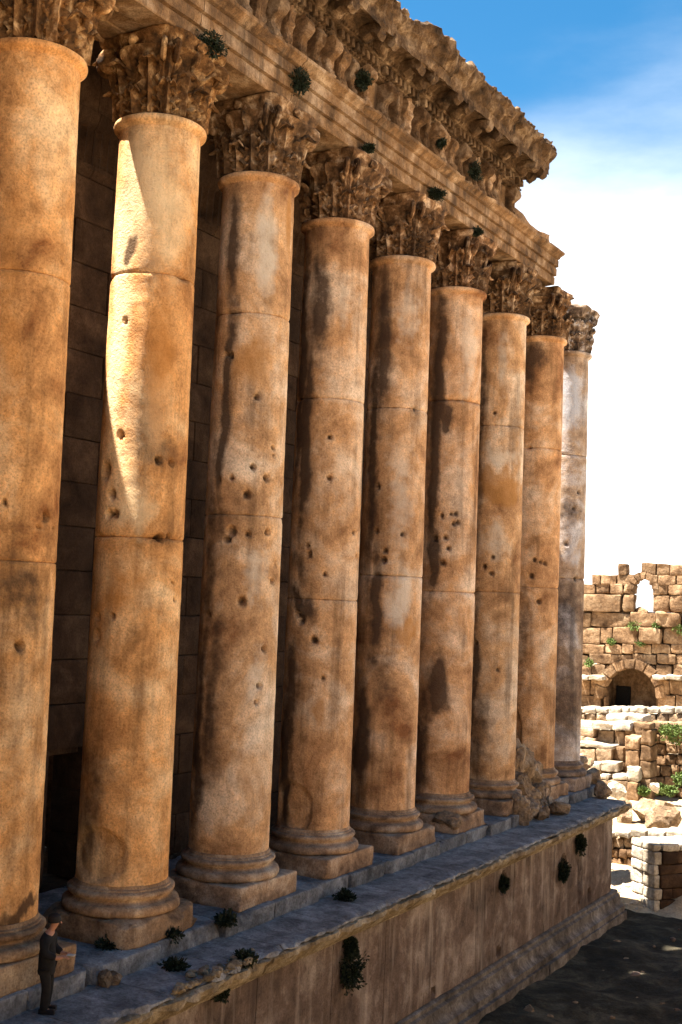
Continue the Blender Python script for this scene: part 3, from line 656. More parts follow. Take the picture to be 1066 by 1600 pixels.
for a, b in zip(cj[:-1], cj[1:]):
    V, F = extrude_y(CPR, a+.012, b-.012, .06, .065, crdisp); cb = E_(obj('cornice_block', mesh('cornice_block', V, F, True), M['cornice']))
    k = math.ceil((a+.14)/.27)
    while k*.27 < b-.12:
        if random.random() > .04: obj('dentil', dent, None, cb, (1.20, k*.27, 21.72))
        k += 1
    k = math.ceil((a+.2)/.78)
    while k*.78 < b-.15:
        if random.random() > .06: obj('modillion', random.choice(MODI), None, cb, (0, k*.78, 22.0))
        k += 1
    # egg moulding, too fine to pick apart: one joined part
    bm = bmesh.new(); y = a+.08
    while y < b-.08:
        for xx, zz, sc_ in ((1.10, 21.585, .75), (1.39, 21.93, 1.0)):
            t = bmesh.ops.create_icosphere(bm, subdivisions=1, radius=.055*sc_); bmesh.ops.translate(bm, verts=t['verts'], vec=(xx, y+(.06 if sc_ < 1 else 0), zz))
        y += .135
    me = bpy.data.meshes.new('egg_moulding'); bm.to_mesh(me); bm.free(); o = obj('egg_moulding', me, M['cornice'], cb); o['kind'] = 'stuff'

# ================================================================== CELLA WALL
cel = empty('cella_wall', (-4.1, 0, 0), 'dark limestone inner wall of large blocks standing behind the columns', 'wall')
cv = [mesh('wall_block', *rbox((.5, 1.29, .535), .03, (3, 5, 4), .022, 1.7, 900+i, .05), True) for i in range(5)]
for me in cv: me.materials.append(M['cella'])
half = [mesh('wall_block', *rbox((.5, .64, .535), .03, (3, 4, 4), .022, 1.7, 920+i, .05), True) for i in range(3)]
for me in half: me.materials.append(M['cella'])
CH = 1.083
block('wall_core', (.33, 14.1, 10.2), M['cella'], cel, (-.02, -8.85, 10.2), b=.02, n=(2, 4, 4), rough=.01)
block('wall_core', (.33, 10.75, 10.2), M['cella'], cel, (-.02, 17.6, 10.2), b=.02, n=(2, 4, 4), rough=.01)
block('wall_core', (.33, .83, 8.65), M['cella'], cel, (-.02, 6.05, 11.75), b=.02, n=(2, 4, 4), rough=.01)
def cblk(y, z, me): 
    o = obj('wall_block', me, None, cel, (random.uniform(-.02, .02), y, z)); return o
for c in range(16):
    z = .545+c*CH
    y = -9.1+(1.3 if c % 2 else 0)
    while y < 27.5:
        door = c < 3 and 5.2 < y < 7.4
        if not door: cblk(y, z, random.choice(cv))
        else:
            for q in (-.65, .65):
                if not (5.3 < y+q < 6.75): cblk(y+q, z, random.choice(half))
        y += 2.6
# crowning mouldings with fluted frieze
def seg(name, pr, step, disp, lo=-23, hi=28.4, ln=2.6, mat='cella'):
    y = lo
    while y < hi-.1:
        V, F = extrude_y(pr, y+.01, min(y+ln, hi)-.01, .08, step, disp); o = obj(name, mesh(name, V-np.array([-4.1, 0, 0]), F, True), M[mat], cel); y += ln
Z1 = 16*CH+.01
seg('wall_moulding', [(-4.6, Z1), (-3.58, Z1), (-3.54, Z1+.08), (-3.46, Z1+.18), (-3.46, Z1+.28), (-4.6, Z1+.28)], .2, lambda V, Nn: Nn*((fbm(V, 2, 91, 2)-.5)*.05)[..., None])
def flute(V, Nn):
    o = Nn*((fbm(V, 2, 92, 2)-.5)*.04)[..., None]; o[..., 0] += np.where((V[..., 0] > -3.7) & (V[..., 2] < Z1+1.25) & (V[..., 2] > Z1+.35), -.07*np.abs(np.sin(V[..., 1]*math.pi/.28)), 0); return o
seg('fluted_frieze', [(-4.6, Z1+.285), (-3.60, Z1+.285), (-3.60, Z1+.33), (-3.56, Z1+.36), (-3.54, Z1+.8), (-3.50, Z1+1.22), (-3.42, Z1+1.3), (-3.36, Z1+1.45), (-3.32, Z1+1.6), (-4.6, Z1+1.6)], .045, flute)
def topd(V, Nn):
    o = Nn*((fbm(V, 1.5, 93, 3)-.5)*.08)[..., None]; return o
seg('wall_crown', [(-4.6, Z1+1.605), (-3.45, Z1+1.605), (-3.40, Z1+2.2), (-3.45, Z1+3.25), (-4.6, Z1+3.25)], .2, topd)
# door frame
for yy_ in (5.28, 6.98): block('door_jamb', (.42, .12, 1.62), M['cella'], cel, (.02, yy_, 1.62), b=.02, n=(3, 2, 6), rough=.02)
# ceiling slabs between wall and entablature; one is missing over the sunlit column
ceil = empty('peristyle_ceiling', (-2.2, 0, 20.45), 'dark stone ceiling slabs spanning from the inner wall to the entablature', 'ceiling')
def slab(a, b, x0=-3.7, x1=-.9):
    pr = [(x0, 20.46), (x0+.25, 20.46), (x0+.7, 20.70), ((x0+x1)/2, 20.82), (x1-.7, 20.70), (x1-.25, 20.46), (x1, 20.46), (x1, 21.3), (x0, 21.3)]
    def d(V, Nn):
        o = Nn*((fbm(V, 2.2, 95, 3)-.5)*.08)[..., None]; o[..., 2] += np.where((V[..., 2] < 20.9), .07*np.sign(np.sin(V[..., 1]*math.pi/.45)+.35*np.sin(V[..., 0]*math.pi/.4)), 0); return o
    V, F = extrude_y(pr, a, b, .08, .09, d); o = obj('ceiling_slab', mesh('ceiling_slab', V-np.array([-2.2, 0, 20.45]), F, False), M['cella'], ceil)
for a, b in [(-22, -18), (-17.98, -14), (-13.98, -10), (-9.98, -5.4), (-5.38, -2.7), (-2.68, -.2), (-.18, .12), (3.3, 7.2), (7.22, 9.8), (9.82, 12.4), (12.42, 15.0), (15.02, 17.6), (17.62, 18.28), (18.72, 22.15), (22.75, 26.1)]:
    slab(a, b)
slab(18.30, 18.70, -3.0)
slab(22.17, 22.73, -2.9)
room = empty('doorway_shade_chamber', (-6.5, 6.2, 0), 'dim stone chamber added to darken the small doorway behind the columns', 'chamber')  # walls and roof added to keep sun off the doorway, slot for one spot
for (h_, l_) in (((.4, 2.45, 2.6), (-.9, -.75, 2.6)), ((.4, .2, .95), (-.9, 1.9, .95)), ((.4, .2, 1.0), (-.9, 1.9, 4.2)), ((.4, .55, 2.6), (-.9, 2.65, 2.6)), ((.95, .4, 2.6), (.45, -3.0, 2.6)), ((.95, .4, 2.6), (.45, 3.0, 2.6)), ((.9, 3.3, .25), (.3, 0, 5.45))): block('chamber_block', h_, M['ruin'], room, l_, b=.05, n=(4, 6, 6), rough=.05)

# ================================================================== RUBBLE ON THE WALKWAY
G = 'loose stones on the podium'
lump = empty('rubble_lump', (1.0, 26.2, 0), 'large brown lump of broken masonry leaning against the foot of a column', 'rubble')
def lumppart(r, l, seed, rough=.45, tilt=(0, 0), sub=4): 
    o = rock('broken_masonry', r, (l[0]-1.0, l[1]-26.2, l[2]), M['rubble'], None, parent=lump, seed=seed, rough=rough, sub=sub, tilt=tilt, rz=.4)
lr = random.Random(5)
for i in range(26):                         # a heap whose crest falls from the left to the right
    t = (i % 9)/8.0; lvl = i//9; x = 806+58*t+lr.uniform(-3, 3); top = 1158+82*t; y = 1278-(1278-top)*(lvl+.35)/3.0+lr.uniform(-4, 4)-6*t
    q = .60-.20*t; p = at(x, y, 0, 1.25-.32*lvl-.1*(1-t)+lr.uniform(-.05, .05)); lumppart((q*lr.uniform(.7, 1), q*lr.uniform(.8, 1.1), q*lr.uniform(.7, 1.15)*(1.25 if lvl == 2 else 1)), p, 60+i, .55, (lr.uniform(-.3, .3), lr.uniform(-.3, .3)))
def at_z(x, y, z): return at(x, y, 2, z)
for (x, y, r, zz, lab) in [
  (152, 1530, (.19, .21, .15), -.36, 'rounded grey boulder on the walkway in front of the person'),
  (112, 1527, (.15, .17, .22), -.36, 'jagged pale broken stone just behind the person'),
  (700, 1300, (.5, .55, .42), -.02, 'broken chunk of column base beside the crumbling base'),
  (735, 1287, (.42, .4, .30), -.02, 'flat broken stone lying between two column plinths'),
  (820, 1278, (.22, .25, .26), -.36, 'small pale jagged stone at the corner of a plinth'),
  (836, 1275, (.20, .2, .3), -.36, 'small upright grey stone near the rubble lump'),
  (852, 1270, (.45, .45, .30), -.36, 'dark brown boulder fallen at the foot of the rubble lump'),
  (884, 1222, (.85, .7, .55), .0, 'wide low boulder in front of the grey column'),
  (905, 1212, (.65, .6, .6), .0, 'rounded tan boulder at the foot of the grey column'),
  (922, 1226, (.42, .42, .42), -.05, 'squarish pinkish stone near the podium end'),
  (930, 1243, (.45, .45, .36), -.30, 'rounded pinkish stone lying on the podium corner'),
  (905, 1195, (.35, .35, .25), .75, 'flat stone resting on the boulders by the grey column')]:
    p = at_z(x, y, zz)
    if zz < -.2: p[0] = max(p[0], 1.40+r[0]*.8)
    rock('boulder', r, (p[0], p[1], zz+r[2]*.72), M['rubble'], lab, 'stone', G, sub=4, rough=.35)

cre = empty('crumbled_edge', (2.6, 3.0, -.4), 'heap of small crumbled stones along the broken cornice lip', 'rubble')
for i in range(130):
    t = random.random(); x = 285+t*120+random.uniform(-12, 12); y = 1552-t*48+random.uniform(-22, 12); r_ = random.choice((.03, .04, .05, .06, .1))*random.uniform(.8, 1.2)
    p = at_z(x, y, -.38); 
    if p[0] > 2.82: p[0] = 2.82-random.random()*.12
    rock('stone', (r_*1.2, r_, r_*.8), (p[0]-2.6, p[1]-3.0, .02+r_*.4), M['edge'], parent=cre, sub=2, rough=.8)
# ================================================================== PLANTS
def plant(loc, r, n, mat, label, cat='plant', group=None, hang=False, size=.10, seed=None, flat=1.0):
    rr = np.random.default_rng(seed or random.randint(1, 99999)); V = []; F = []
    e = empty('wall_plant', loc, label, cat, group); lx = np.array(loc)*3.1
    for i in range(n):
        d = rr.normal(size=3); d /= np.linalg.norm(d); q = d*rr.uniform(.1, 1)**.6*np.array([r, r, r*flat])*(.35+1.1*float(vnoise(d[None]*1.3+lx, 1.4, 5)[0]))
        if hang: q[2] = -abs(q[2])*1.3
        a = rr.normal(size=3); a = a*.6+d; a /= np.linalg.norm(a); b = np.cross(a, rr.normal(size=3)); b /= np.linalg.norm(b)+1e-9
        s_ = size*rr.uniform(.6, 1.4); k = len(V); c = np.cross(a, b)*.15*s_
        V += [q-a*s_*.2, q+b*s_*.28+a*s_*.4+c, q+a*s_, q-b*s_*.28+a*s_*.4+c]; F.append([k, k+1, k+2, k+3])
    obj('foliage', mesh('foliage', V, F), mat, e)
    Vt = []; Ft = []
    for i in range(6):
        d = rr.normal(size=3); d[2] = -abs(d[2]) if hang else abs(d[2])+.3; d /= np.linalg.norm(d)
        A, Fa = tube([np.zeros(3)-d*.05, d*r*.4, d*r*.8+rr.normal(size=3)*.05], [.018, .012, .005], 4); k = len(Vt); Vt += A.tolist(); Ft += [[x+k for x in f] for f in Fa]
    obj('stem', mesh('stem', Vt, Ft), M['twig'], e)
    return e
PG = 'plants growing in the masonry joints'
for (x, y, X, r, lab, fl) in [
  (330, 72, 1.05, .42, 'dark green tuft on the capital of the sunlit streaked column', .8), (468, 128, 1.1, .32, 'upright dark bush on the capital of the pale patched column', 1.3),
  (567, 125, 1.2, .26, 'dark plant hanging between two frieze brackets under the dentils', 1.3), (688, 222, 1.2, .2, 'small green plant in a frieze gap beside bare brackets', 1.2),
  (741, 268, 1.2, .3, 'dark leafy plant low in the frieze near the broken cornice end', 1.2), (682, 302, 1.05, .30, 'flat dark tuft on the capital of the square-patched column', .6),
  (577, 232, 1.1, .22, 'thin dark tuft on the capital of the spalled column', .5), (746, 362, 1.05, .22, 'small dark tuft on the capital of the column with slanting pits', .7)]:
    p = at(x, y, 0, X); plant(p, r*.85, 900, M['leaf'], lab, 'plant', PG, size=.07, flat=fl)
for (x, y, r, lab, hang) in [(545, 1518, .42, 'large dark bush hanging from the podium wall below the cornice', False), (547, 1478, .2, 'narrow dark creeper on the podium wall above the hanging bush', False), (880, 1362, .28, 'dark shrub rooted in a hole of the podium wall', False), (787, 1382, .18, 'small dark plant in the podium wall between two stained blocks', False), (906, 1318, .26, 'dark creeper under the cornice at the crack near the podium end', False)]:
    p = at(x, y, 0, WX+.1); plant(p, r, 1300, M['leaf'], lab, 'plant', PG, size=.085, flat=1.35)
for (x, y, z, r, lab) in [(382, 1502, -.38, .26, 'dark weed on the broken cornice lip with a bare patch beside it'), (272, 1514, -.36, .26, 'round dark weed on the crumbled cornice lip'), (262, 1462, .0, .28, 'big dark weed clump at the corner of the worn plinth'), (170, 1480, .0, .26, 'small dark weed between the person and the worn plinth'), (352, 1440, .0, .22, 'low weed at the step edge before the pale patched column'), (540, 1405, -.35, .25, 'thin dark weed line on the walkway paving')]:
    p = at_z(x, y, z); plant((p[0], p[1], z+.05), r, 520, M['leaf'], lab, 'plant', PG, size=.09, flat=.55 if r < .3 else .9)
p = at(345, 1552, 0, 2.5); plant(p, .22, 300, M['leaf'], 'dark tuft hanging under the crumbled cornice lip', 'plant', PG, size=.09, flat=.6)

# ================================================================== RUINS BEYOND
def wrect(x0, y0, x1, y1, Y):
    a = at((x0+x1)/2, y0, 1, Y); b = at((x0+x1)/2, y1, 1, Y); l = at(x0, (y0+y1)/2, 1, Y); r = at(x1, (y0+y1)/2, 1, Y)
    return l[0], r[0], b[2], a[2]
def prect(name, parent, x0, y0, x1, y1, Y, mat, depth=.7, proud=0.0, b=.035, rough=.07, gap=.02, n=5, tilt=0):
    X0, X1, Z0, Z1_ = wrect(x0, y0, x1, y1, Y)
    hx, hz = (X1-X0)/2-gap, (Z1_-Z0)/2-gap
    pl = Vector((0, 0, 0)) if parent is None else parent.location
    o = block(name, (max(hx, .05), depth/2, max(hz, .05)), mat, parent, Vector(((X0+X1)/2, Y+depth/2-proud, (Z0+Z1_)/2))-pl, b=min(b, .05), n=(n, 3, n), rough=rough, freq=2.0, chip=.3)
    if tilt: o.rotation_euler = (tilt, 0, 0)
    return o
FY = 56.0
fwl = empty('ruined_wall', (-4, FY, .5), 'high ruined orange stone wall with a pointed-arch window open to the sky', 'wall')
def fs(x0, y0, x1, y1, **k): return prect('stone', fwl, x0, y0, x1, y1, FY+random.uniform(-.06, .06), M['ruin'], **k)
def row(y0, y1, xs):
    for a, b in zip(xs[:-1], xs[1:]):
        if a is None or b is None: continue
        fs(a, y0, b, y1)
# merlons and crown
for r_ in [(965, 880, 980, 899), (1002, 879, 1025, 900), (1026, 880, 1047, 901), (1047, 882, 1078, 902), (1079, 884, 1108, 903), (924, 897, 938, 914), (938, 898, 963, 914), (963, 897, 990, 915), (1014, 898, 1028, 915), (1028, 899, 1056, 915), (1057, 899, 1082, 914), (1083, 899, 1110, 914)]: fs(*r_)
row(912, 928, [860, 880, 903, 930]); row(912, 928, [931, 953, 973, 991]); row(913, 930, [1020, 1044, 1068, 1090, 1112])
fs(905, 928, 971, 956, proud=.18, rough=.14); fs(860, 928, 903, 956); row(928, 956, [973, 991]); row(930, 957, [1020, 1046, 1072, 1098, 1120])
row(957, 980, [860, 890, 923, 985, 1026]); fs(1028, 958, 1064, 980, proud=.35, rough=.28); row(957, 981, [1066, 1092, 1120])
row(980, 1006, [860, 900, 938, 957, 998]); fs(1000, 981, 1034, 1006, proud=.3, rough=.14); row(981, 1007, [1036, 1074, 1120])
row(1006, 1022, [860, 895, 945, 972, 990, 1018, 1048, 1080, 1120]); row(1022, 1038, [860, 920, 988, 1026, 1056, 1085, 1120])
row(1038, 1056, [860, 890, 925, 946]); row(1038, 1058, [1024, 1050, 1080, 1120])
for a, b in ((880, 908), (909, 926), (927, 948), (1025, 1044), (1045, 1070), (1071, 1120)): prect('ledge_slab', fwl, a, 1054, b, 1062, FY, M['pale'], depth=1.6, proud=.85, rough=.08, b=.05)
row(1062, 1086, [860, 893, 922, 943]); row(1086, 1108, [860, 905, 939]); row(1062, 1086, [1026, 1046, 1072, 1120]); row(1086, 1108, [1028, 1055, 1082, 1120])
# voussoirs of window and niche arch, as wedge-like stones round the openings
def arch(cx, spring, half, rise, t, n, Y):
    for i in range(n):
        a0 = math.pi*i/n; a1 = math.pi*(i+1)/n; am = (a0+a1)/2
        def pt(a, o):
            s_ = math.sin(a); return (cx-(half+o)*math.cos(a), spring-(rise+o)*s_**(.9))
        qs = [pt(a0, 0), pt(a1, 0), pt(a1, t), pt(a0, t)]
        W3 = [at(q[0], q[1], 1, Y) for q in qs]; V = []
        c = sum(W3)/4
        for q in W3: V.append(c+(q-c)*.95+np.array([0, -.05, 0]))
        for q in W3: V.append(c+(q-c)*.95+np.array([0, .75, 0]))
        bm = bmesh.new(); vs_ = [bm.verts.new(v-np.array(fwl.location)) for v in V]
        for f in ((0, 1, 2, 3), (7, 6, 5, 4), (0, 4, 5, 1), (1, 5, 6, 2), (2, 6, 7, 3), (3, 7, 4, 0)): bm.faces.new([vs_[i_] for i_ in f])
        bmesh.ops.recalc_face_normals(bm, faces=bm.faces); bmesh.ops.bevel(bm, geom=bm.edges[:], offset=.04, segments=2, affect='EDGES')
        me = bpy.data.meshes.new('voussoir'); bm.to_mesh(me); bm.free(); obj('voussoir', me, M['ruin'], fwl)
arch(1005, 922, 14, 17, 12, 7, FY); arch(984, 1092, 41, 47, 16, 9, FY-.05)
fs(944, 1088, 946, 1110)
for r_ in [(944, 1040, 958, 1056), (1010, 1040, 1024, 1058), (944, 1057, 950, 1068), (1018, 1058, 1026, 1070)]: fs(*r_, depth=.6, proud=-.12)
rock('broken_sill', (.35, .4, .28), Vector(at(1003, 955, 1, FY+.3))-fwl.location, M['ruin'], parent=fwl, rough=.4)
# mortar core behind the stones (leaves the window open), niche behind the arch
def core(x0, y0, x1, y1, Y=FY+.45, depth=.45, nm='wall_core'): prect(nm, fwl, x0, y0, x1, y1, Y, M['ruin'], depth=depth, b=.02, rough=.03, gap=0, n=6)
core(860, 913, 930, 958); core(925, 905, 989, 958); core(1021, 898, 1120, 958); core(860, 955, 1120, 1040); core(860, 1040, 938, 1112); core(1030, 1040, 1120, 1112)
core(930, 1035, 1040, 1112, FY+2.6, .5, 'niche_back'); prect('niche_side', fwl, 934, 1045, 942, 1112, FY+.5, M['ruin'], depth=2.4, gap=0); prect('niche_side', fwl, 1026, 1045, 1034, 1112, FY+.5, M['ruin'], depth=2.4, gap=0); prect('niche_vault', fwl, 936, 1036, 1034, 1042, FY+.5, M['ruin'], depth=2.4, gap=0)
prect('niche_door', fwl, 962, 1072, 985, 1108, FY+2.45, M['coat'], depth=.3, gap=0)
for (x, y, r) in [(990, 977, .45), (1026, 977, .3), (1062, 985, .4), (955, 1003, .3), (1000, 1003, .32), (1036, 1006, .3), (920, 1018, .3), (962, 1020, .3), (922, 1037, .35)]:
    pass
gl = ['leafy tuft under the arched window of the ruined wall', 'small tuft beside the pale bossed stone of the ruined wall', 'tuft under the pale bossed stone of the ruined wall', 'dark tuft below a squared stone in the ruined wall', 'dark tuft between two projecting stones of the ruined wall', 'tuft above the niche arch near the ledge']
for (x, y, r), lab in zip([(990, 978, .42), (1026, 977, .28), (1064, 984, .42), (955, 1003, .28), (1002, 1004, .32), (922, 1036, .3)], gl):
    p = at(x, y, 1, FY-.15); plant(p, r, 220, M['grass'], lab, 'plant', 'plants on the ruined wall', size=.11, flat=.8)
# low wall in front with top stones paled to look sunlit
lw = empty('low_wall', (0, 50, 0), 'low rubble wall with bright top stones below the pointed niche', 'wall')
for a, b in ((880, 908), (909, 930), (931, 950), (951, 970), (971, 982), (983, 1007), (1010, 1030), (1031, 1052), (1054, 1075), (1076, 1100)): prect('coping_stone', lw, a, 1105+random.uniform(-1, 1), b, 1115, 50, M['pale'], depth=1.1, b=.1, rough=.12)
y = 1115
for c in range(3):
    x = 880-c*6
    while x < 1095:
        w_ = random.uniform(15, 26); prect('stone', lw, x, y, x+w_, y+16, 50.05, M['rubble'], depth=.8, b=.09, rough=.1); x += w_
    y += 16
# stepped masonry: name, rects
sm = empty('stepped_masonry', (-1.5, 46.5, -2.4), 'stepped broken masonry with bright flat slabs beside a brown stone pier', 'masonry')
for (x0, y0, x1, y1, Y, dep, mt, nm, pr) in [
  (948, 1116, 979, 1127, 48.5, 1.5, 'pale', 'slab', .1), (981, 1117, 1007, 1128, 48.5, 1.5, 'pale', 'slab', .1), (925, 1128, 957, 1141, 47.2, 1.5, 'pale', 'slab', .25), (959, 1127, 988, 1142, 47.2, 1.4, 'pale', 'slab', .25),
  (930, 1141, 956, 1163, 47.2, 1.0, 'rubble', 'stone', -.3), (905, 1138, 929, 1152, 47.2, 1.0, 'rubble', 'stone', 0), (905, 1152, 931, 1163, 47.1, 1.0, 'rubble', 'stone', .0), (958, 1142, 975, 1166, 47.2, 1.0, 'ruin', 'stone', -.2), (976, 1128, 1003, 1150, 47.4, 1.2, 'ruin', 'stone', 0),
  (900, 1161, 961, 1169, 46.4, 1.5, 'pale', 'slab', .1), (900, 1169, 930, 1192, 46.3, 1.0, 'rubble', 'stone', 0), (930, 1169, 956, 1192, 46.3, 1.0, 'rubble', 'stone', 0), (957, 1166, 975, 1190, 46.6, 1.0, 'ruin', 'stone', 0), (957, 1190, 976, 1212, 46.6, 1.0, 'ruin', 'stone', 0),
  (905, 1191, 940, 1201, 45.5, 1.3, 'pale', 'slab', .1), (939, 1190, 966, 1206, 45.5, 1.2, 'pale', 'slab', .1), (905, 1201, 940, 1225, 45.6, 1.0, 'rubble', 'stone', 0), (940, 1206, 968, 1228, 45.6, 1.0, 'rubble', 'stone', 0),
  (934, 1210, 950, 1218, 44.8, .9, 'pale', 'slab', 0), (957, 1210, 982, 1219, 44.8, .9, 'pale', 'slab', 0), (934, 1218, 958, 1250, 44.8, .8, 'rubble', 'stone', 0), (958, 1219, 982, 1252, 44.8, .8, 'rubble', 'stone', 0), (978, 1198, 999, 1222, 44.9, .9, 'pale', 'stone', 0), (978, 1222, 998, 1252, 44.8, .9, 'ruin', 'stone', 0)]:
    prect(nm, sm, x0, y0, x1, y1, Y, M[mt], depth=dep, proud=pr, b=.1, rough=.12)
pier = empty('stone_pier', (.2, 45.4, -2.4), 'squared brown stone pier standing beside a dark recess with shrubs', 'pier')
for (x0, y0, x1, y1) in [(976, 1150, 1000, 1172), (1000, 1140, 1018, 1165), (976, 1172, 1000, 1200), (1000, 1165, 1018, 1190), (1000, 1190, 1018, 1216), (1000, 1216, 1017, 1250), (1001, 1130, 1016, 1140)]: prect('stone', pier, x0, y0, x1, y1, 45.4, M['ruin'], depth=1.2, b=.08, rough=.09)
rec = empty('recess_wall', (2.0, 46.8, -2.4), 'shaded reddish rubble wall in the recess beside the stone pier', 'wall')
y = 1128
for c in range(7):
    x = 1014-c*2
    while x < 1110:
        w_ = random.uniform(11, 20); prect('stone', rec, x, y, x+w_, y+17, 47.0+random.uniform(-.1, .1), M['ruin'], depth=.8, b=.12, rough=.12); x += w_
    y += 17
for (x, y, Y, r, lab) in [(1050, 1143, 46.3, .75, 'bright green shrub hanging over the recess wall'), (1064, 1218, 45.5, .45, 'small bright shrub at the foot of the recess wall'), (1030, 1232, 45, .3, 'grass tuft on the terrace before the recess wall'), (1048, 1236, 44.6, .3, 'wide grass tuft on the terrace edge before the recess wall'), (1005, 1236, 45, .25, 'grass tuft at the foot of the stone pier')]:
    p = at(x, y, 1, Y); plant(p, r, 500, M['grass'], lab, 'plant', 'green plants of the recess', size=.16, flat=.7)
# terrace stones
for (x, y, Y, r, lab, mt, rz_) in [(1020, 1268, 39.0, (1.0, .7, .85), 'big grey weathered block lying on the terrace', 'rubble', .3), (1036, 1278, 37.6, (1.0, .5, .7), 'pointed pinkish block leaning before the big grey block', 'rubble', .5), (975, 1272, 38.5, (.55, .5, .75), 'brown upright stone next to the podium end on the terrace', 'rubble', .2), (1024, 1231, 44, (.3, .3, .3), 'small white round stone at the terrace edge', 'pale', 0), (961, 1236, 42.6, (.55, .5, .45), 'white angular stone behind the podium corner', 'pale', .2), (968, 1295, 37, (.35, .3, .2), 'small pale stone on the terrace rim', 'pale', 0), (995, 1300, 36.8, (.3, .3, .15), 'flat pale stone on the terrace rim', 'pale', 0)]:
    p = at(x, y, 1, Y); rock('stone_block', r, p, M[mt], lab, 'stone', 'stones on the terrace', rz=rz_, sub=4, rough=.3)
tw = empty('terrace_wall', (0, 36.2, -4), 'short retaining wall of rough stones with bright coping below the terrace', 'wall')
for a, b in ((930, 960), (961, 985), (986, 1012), (1013, 1040), (1041, 1070), (1071, 1100)): prect('coping_stone', tw, a, 1297+random.uniform(-1.5, 1), b, 1309, 36.1, M['pale'], depth=.9, proud=.12, b=.08, rough=.1)
for c, (y0, y1) in enumerate(((1309, 1326), (1326, 1341), (1341, 1358))):
    x = 930+c*5
    while x < 1095:
        w_ = random.uniform(12, 20); prect('stone', tw, x, y0, x+w_, y1, 36.15+random.uniform(-.05, .05), M['ruin'] if c else M['rubble'], depth=.8, b=.1, rough=.12); x += w_
# rubble on the sunlit slope
for i in range(26):
    x = random.uniform(955, 1012); y = random.uniform(1352, 1425); Y = 36-(y-1350)/75*3.0; p = at(x, y, 1, Y)
    if p[0] < 3.2 and Y < 31.6: continue
    rr = random.uniform(.08, .2); p[2] = -5.05+1.1*min(1, max(0, (Y-32.6)/3.4))**2*(3-2*min(1, max(0, (Y-32.6)/3.4)))
    rock('loose_stone', (rr*1.2, rr, rr*.7), p, M['pale'], 'small pale loose stone on the sunlit slope below the terrace wall', 'stone', 'loose stones on the sunlit slope', sub=2)
# masonry block wall ; pale end and top paint sunlight, dark face stones paint shade
bw = empty('end_wall', (3.3, 33.1, -5), 'thick masonry wall with sunlit top and end and dark shaded long face', 'wall')
d1 = np.array([.62, .785]); d2 = np.array([-.785, .62]); ang = math.atan2(d1[1], d1[0])
z = -.15
for c, hh in enumerate((.62, .44, .55, .40, .52, .30)):
    x = 0.0
    while x < 4.5:
        ln = random.uniform(.28, .42) if x == 0 else random.uniform(.45, 1.25)
        for dep in (0, 1):
            cx = x+ln/2+(random.uniform(-.05, .03) if x == 0 else 0); cy = .42+dep*.80+random.uniform(-.05, .05)
            l_ = np.array([d1[0]*cx+d2[0]*cy, d1[1]*cx+d2[1]*cy])
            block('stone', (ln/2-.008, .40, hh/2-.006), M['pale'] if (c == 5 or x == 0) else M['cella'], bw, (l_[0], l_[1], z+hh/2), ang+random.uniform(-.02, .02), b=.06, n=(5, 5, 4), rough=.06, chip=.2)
        x += ln
    z += hh
for i in range(34):
    x = random.uniform(3.3, 8.2); y = random.uniform(16, 31.5); r_ = random.choice((.06, .08, .1, .14, .2))
    rock('ground_stone', (r_*1.2, r_, r_*.7), (x, y, -4.98+r_*.3), M['rubble'] if i % 3 else M['podium'], 'small loose stone on the dark shaded ground beside the podium', 'stone', 'stones on the shaded ground', sub=2, rough=.6)
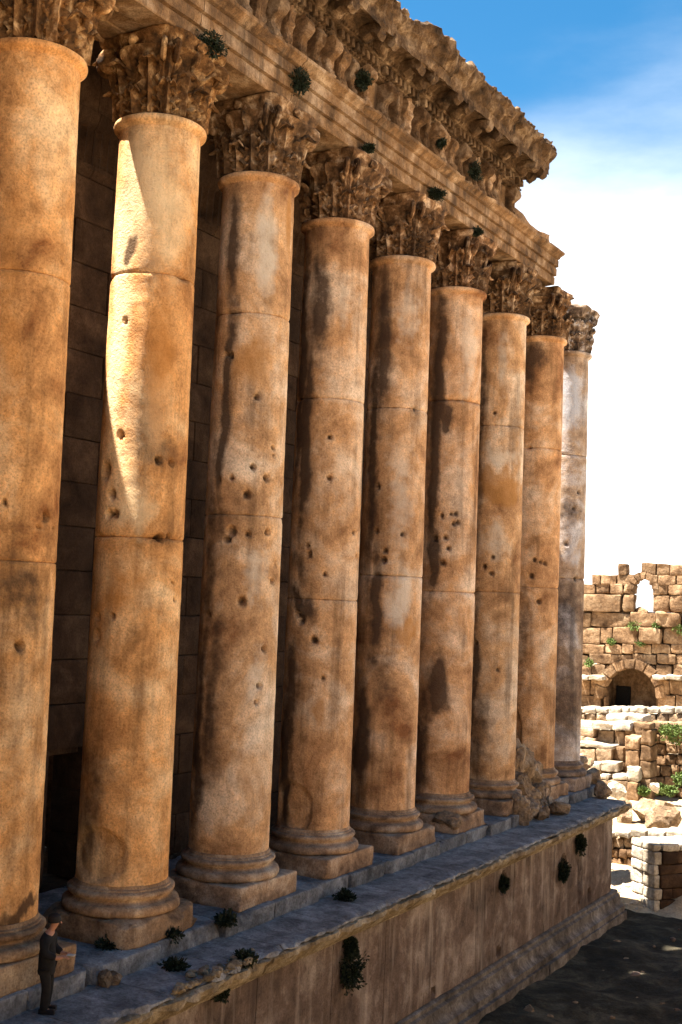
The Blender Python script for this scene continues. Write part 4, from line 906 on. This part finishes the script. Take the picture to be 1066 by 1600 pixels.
# ================================================================== PERSON
def skin_obj(name, verts, edges, mat, parent=None, root=0, sub=2):
    me = bpy.data.meshes.new(name); me.from_pydata([v[:3] for v in verts], edges, []); o = obj(name, me, mat, parent)
    m = o.modifiers.new('skin', 'SKIN'); m.use_smooth_shade = True; m.use_x_symmetry = False
    if not me.skin_vertices: 
        bm = bmesh.new(); bm.from_mesh(me); bm.verts.layers.skin.verify(); bm.to_mesh(me); bm.free()
    for i, v in enumerate(verts):
        r = v[3]; r = r if isinstance(r, tuple) else (r, r); me.skin_vertices[0].data[i].radius = r; me.skin_vertices[0].data[i].use_root = (i == root)
    s_ = o.modifiers.new('sub', 'SUBSURF'); s_.levels = sub; s_.render_levels = sub
    return o
def person():
    pf = at_z(88, 1566, -.36); pf[0] = max(pf[0], 1.6); pf[1] -= .5
    e = empty('person', (pf[0], pf[1], -.36), 'person in long dark coat and trousers, head bowed, holding something out', 'person')
    # local: +X forward (facing), +Y left, Z up
    e.rotation_euler = (0, 0, math.atan2(.42, .91))
    B = [(0, 0, .86, .13), (.0, 0, 1.02, (.13, .15)), (.0, 0, 1.2, (.12, .16)), (.02, 0, 1.34, (.10, .14)), (.05, 0, 1.43, .055), (.09, 0, 1.50, .06), (.115, 0, 1.58, .09), (.10, 0, 1.66, .07),
         (.0, .19, 1.32, .06), (.02, .24, 1.08, .048), (.22, .20, .98, .04), (.30, .17, .99, .03),
         (.0, -.19, 1.32, .06), (.03, -.24, 1.08, .048), (.24, -.18, 1.0, .04), (.32, -.14, 1.02, .03),
         (0, .09, .80, .09), (.03, .10, .45, .065), (-.02, .10, .08, .045), (.14, .11, .04, .035),
         (0, -.09, .80, .09), (.05, -.10, .46, .065), (.02, -.10, .08, .045), (.18, -.11, .04, .035)]
    Eb = [(0, 1), (1, 2), (2, 3), (3, 4), (4, 5), (5, 6), (6, 7), (3, 8), (8, 9), (9, 10), (10, 11), (3, 12), (12, 13), (13, 14), (14, 15), (0, 16), (16, 17), (17, 18), (18, 19), (0, 20), (20, 21), (21, 22), (22, 23)]
    # fingers of both hands
    for hand, (hx, hy, hz), sgn in ((11, (.30, .17, .99), 1), (15, (.32, -.14, 1.02), -1)):
        for f, (dy, ln) in enumerate(((-.03, .07), (-.01, .085), (.012, .08), (.032, .06))):
            i = len(B); B.append((hx+.05, hy+dy, hz+.005, .011)); B.append((hx+.05+ln*.6, hy+dy*1.05, hz-.008, .009)); B.append((hx+.05+ln, hy+dy, hz-.03, .008)); Eb += [(hand, i), (i, i+1), (i+1, i+2)]
        i = len(B); B.append((hx+.02, hy-sgn*.045, hz+.02, .012)); B.append((hx+.065, hy-sgn*.055, hz+.03, .010)); Eb += [(hand, i), (i, i+1)]
    skin_obj('body', B, Eb, M['skin'], e)
    # face details
    V, F = [], []
    head = np.array([.125, 0, 1.585])
    obj('nose', rock_mesh((.022, .016, .026), 3, .05, 2), M['skin'], e, tuple(head+np.array([.095, 0, -.005])))
    for s_ in (-1, 1):
        obj('eye', rock_mesh((.012, .014, .010), 4, .02, 2), M['hair'], e, tuple(head+np.array([.08, s_*.034, .022]))); obj('ear', rock_mesh((.022, .012, .034), 5, .05, 2), M['skin'], e, tuple(head+np.array([-.015, s_*.092, .0])))
    obj('mouth', rock_mesh((.010, .024, .007), 6, .02, 2), M['hair'], e, tuple(head+np.array([.082, 0, -.048])))
    hd, hf = lathe([(.04, -.05), (.112, -.04), (.120, .02), (.105, .075), (.06, .105), (.01, .112)], 20); hd = hd+np.array([-.02, 0, 0]); obj('hair', mesh('hair', hd, hf, True), M['hair'], e, tuple(head+np.array([-.012, 0, .035])))
    C_ = [(0, 0, .66, (.17, .20)), (0, 0, .86, (.16, .19)), (0, 0, 1.04, (.155, .19)), (.0, 0, 1.22, (.14, .19)), (.02, 0, 1.36, (.10, .15)), (.04, 0, 1.42, .075),
          (.0, .20, 1.32, .10), (.02, .245, 1.08, .085), (.21, .205, .985, .06), (.0, -.20, 1.32, .10), (.03, -.245, 1.08, .085), (.23, -.185, 1.0, .06)]
    skin_obj('coat', C_, [(0, 1), (1, 2), (2, 3), (3, 4), (4, 5), (4, 6), (6, 7), (7, 8), (4, 9), (9, 10), (10, 11)], M['coat'], e, 1)
    T_ = [(0, 0, .84, (.13, .15)), (0, .095, .74, .11), (.03, .10, .45, .09), (-.02, .10, .03, .085), (0, -.095, .74, .11), (.05, -.10, .46, .09), (.02, -.10, .03, .085)]
    skin_obj('trousers', T_, [(0, 1), (1, 2), (2, 3), (0, 4), (4, 5), (5, 6)], M['trouser'], e)
    for (x, y) in ((.04, .105), (.08, -.105)): block('shoe', (.145, .052, .045), M['shoe'], e, (x, y, .045), b=.035, n=(5, 3, 3), rough=.004)
    bk = block('booklet', (.075, .055, .006), M['paper'], None, (pf[0]+.43*.91, pf[1]+.43*.42, .66), e.rotation_euler[2], b=.004, n=(2, 2, 2), rough=.001); tag(bk, 'small pale booklet held in the hands of the person in dark clothes', 'booklet')
person()
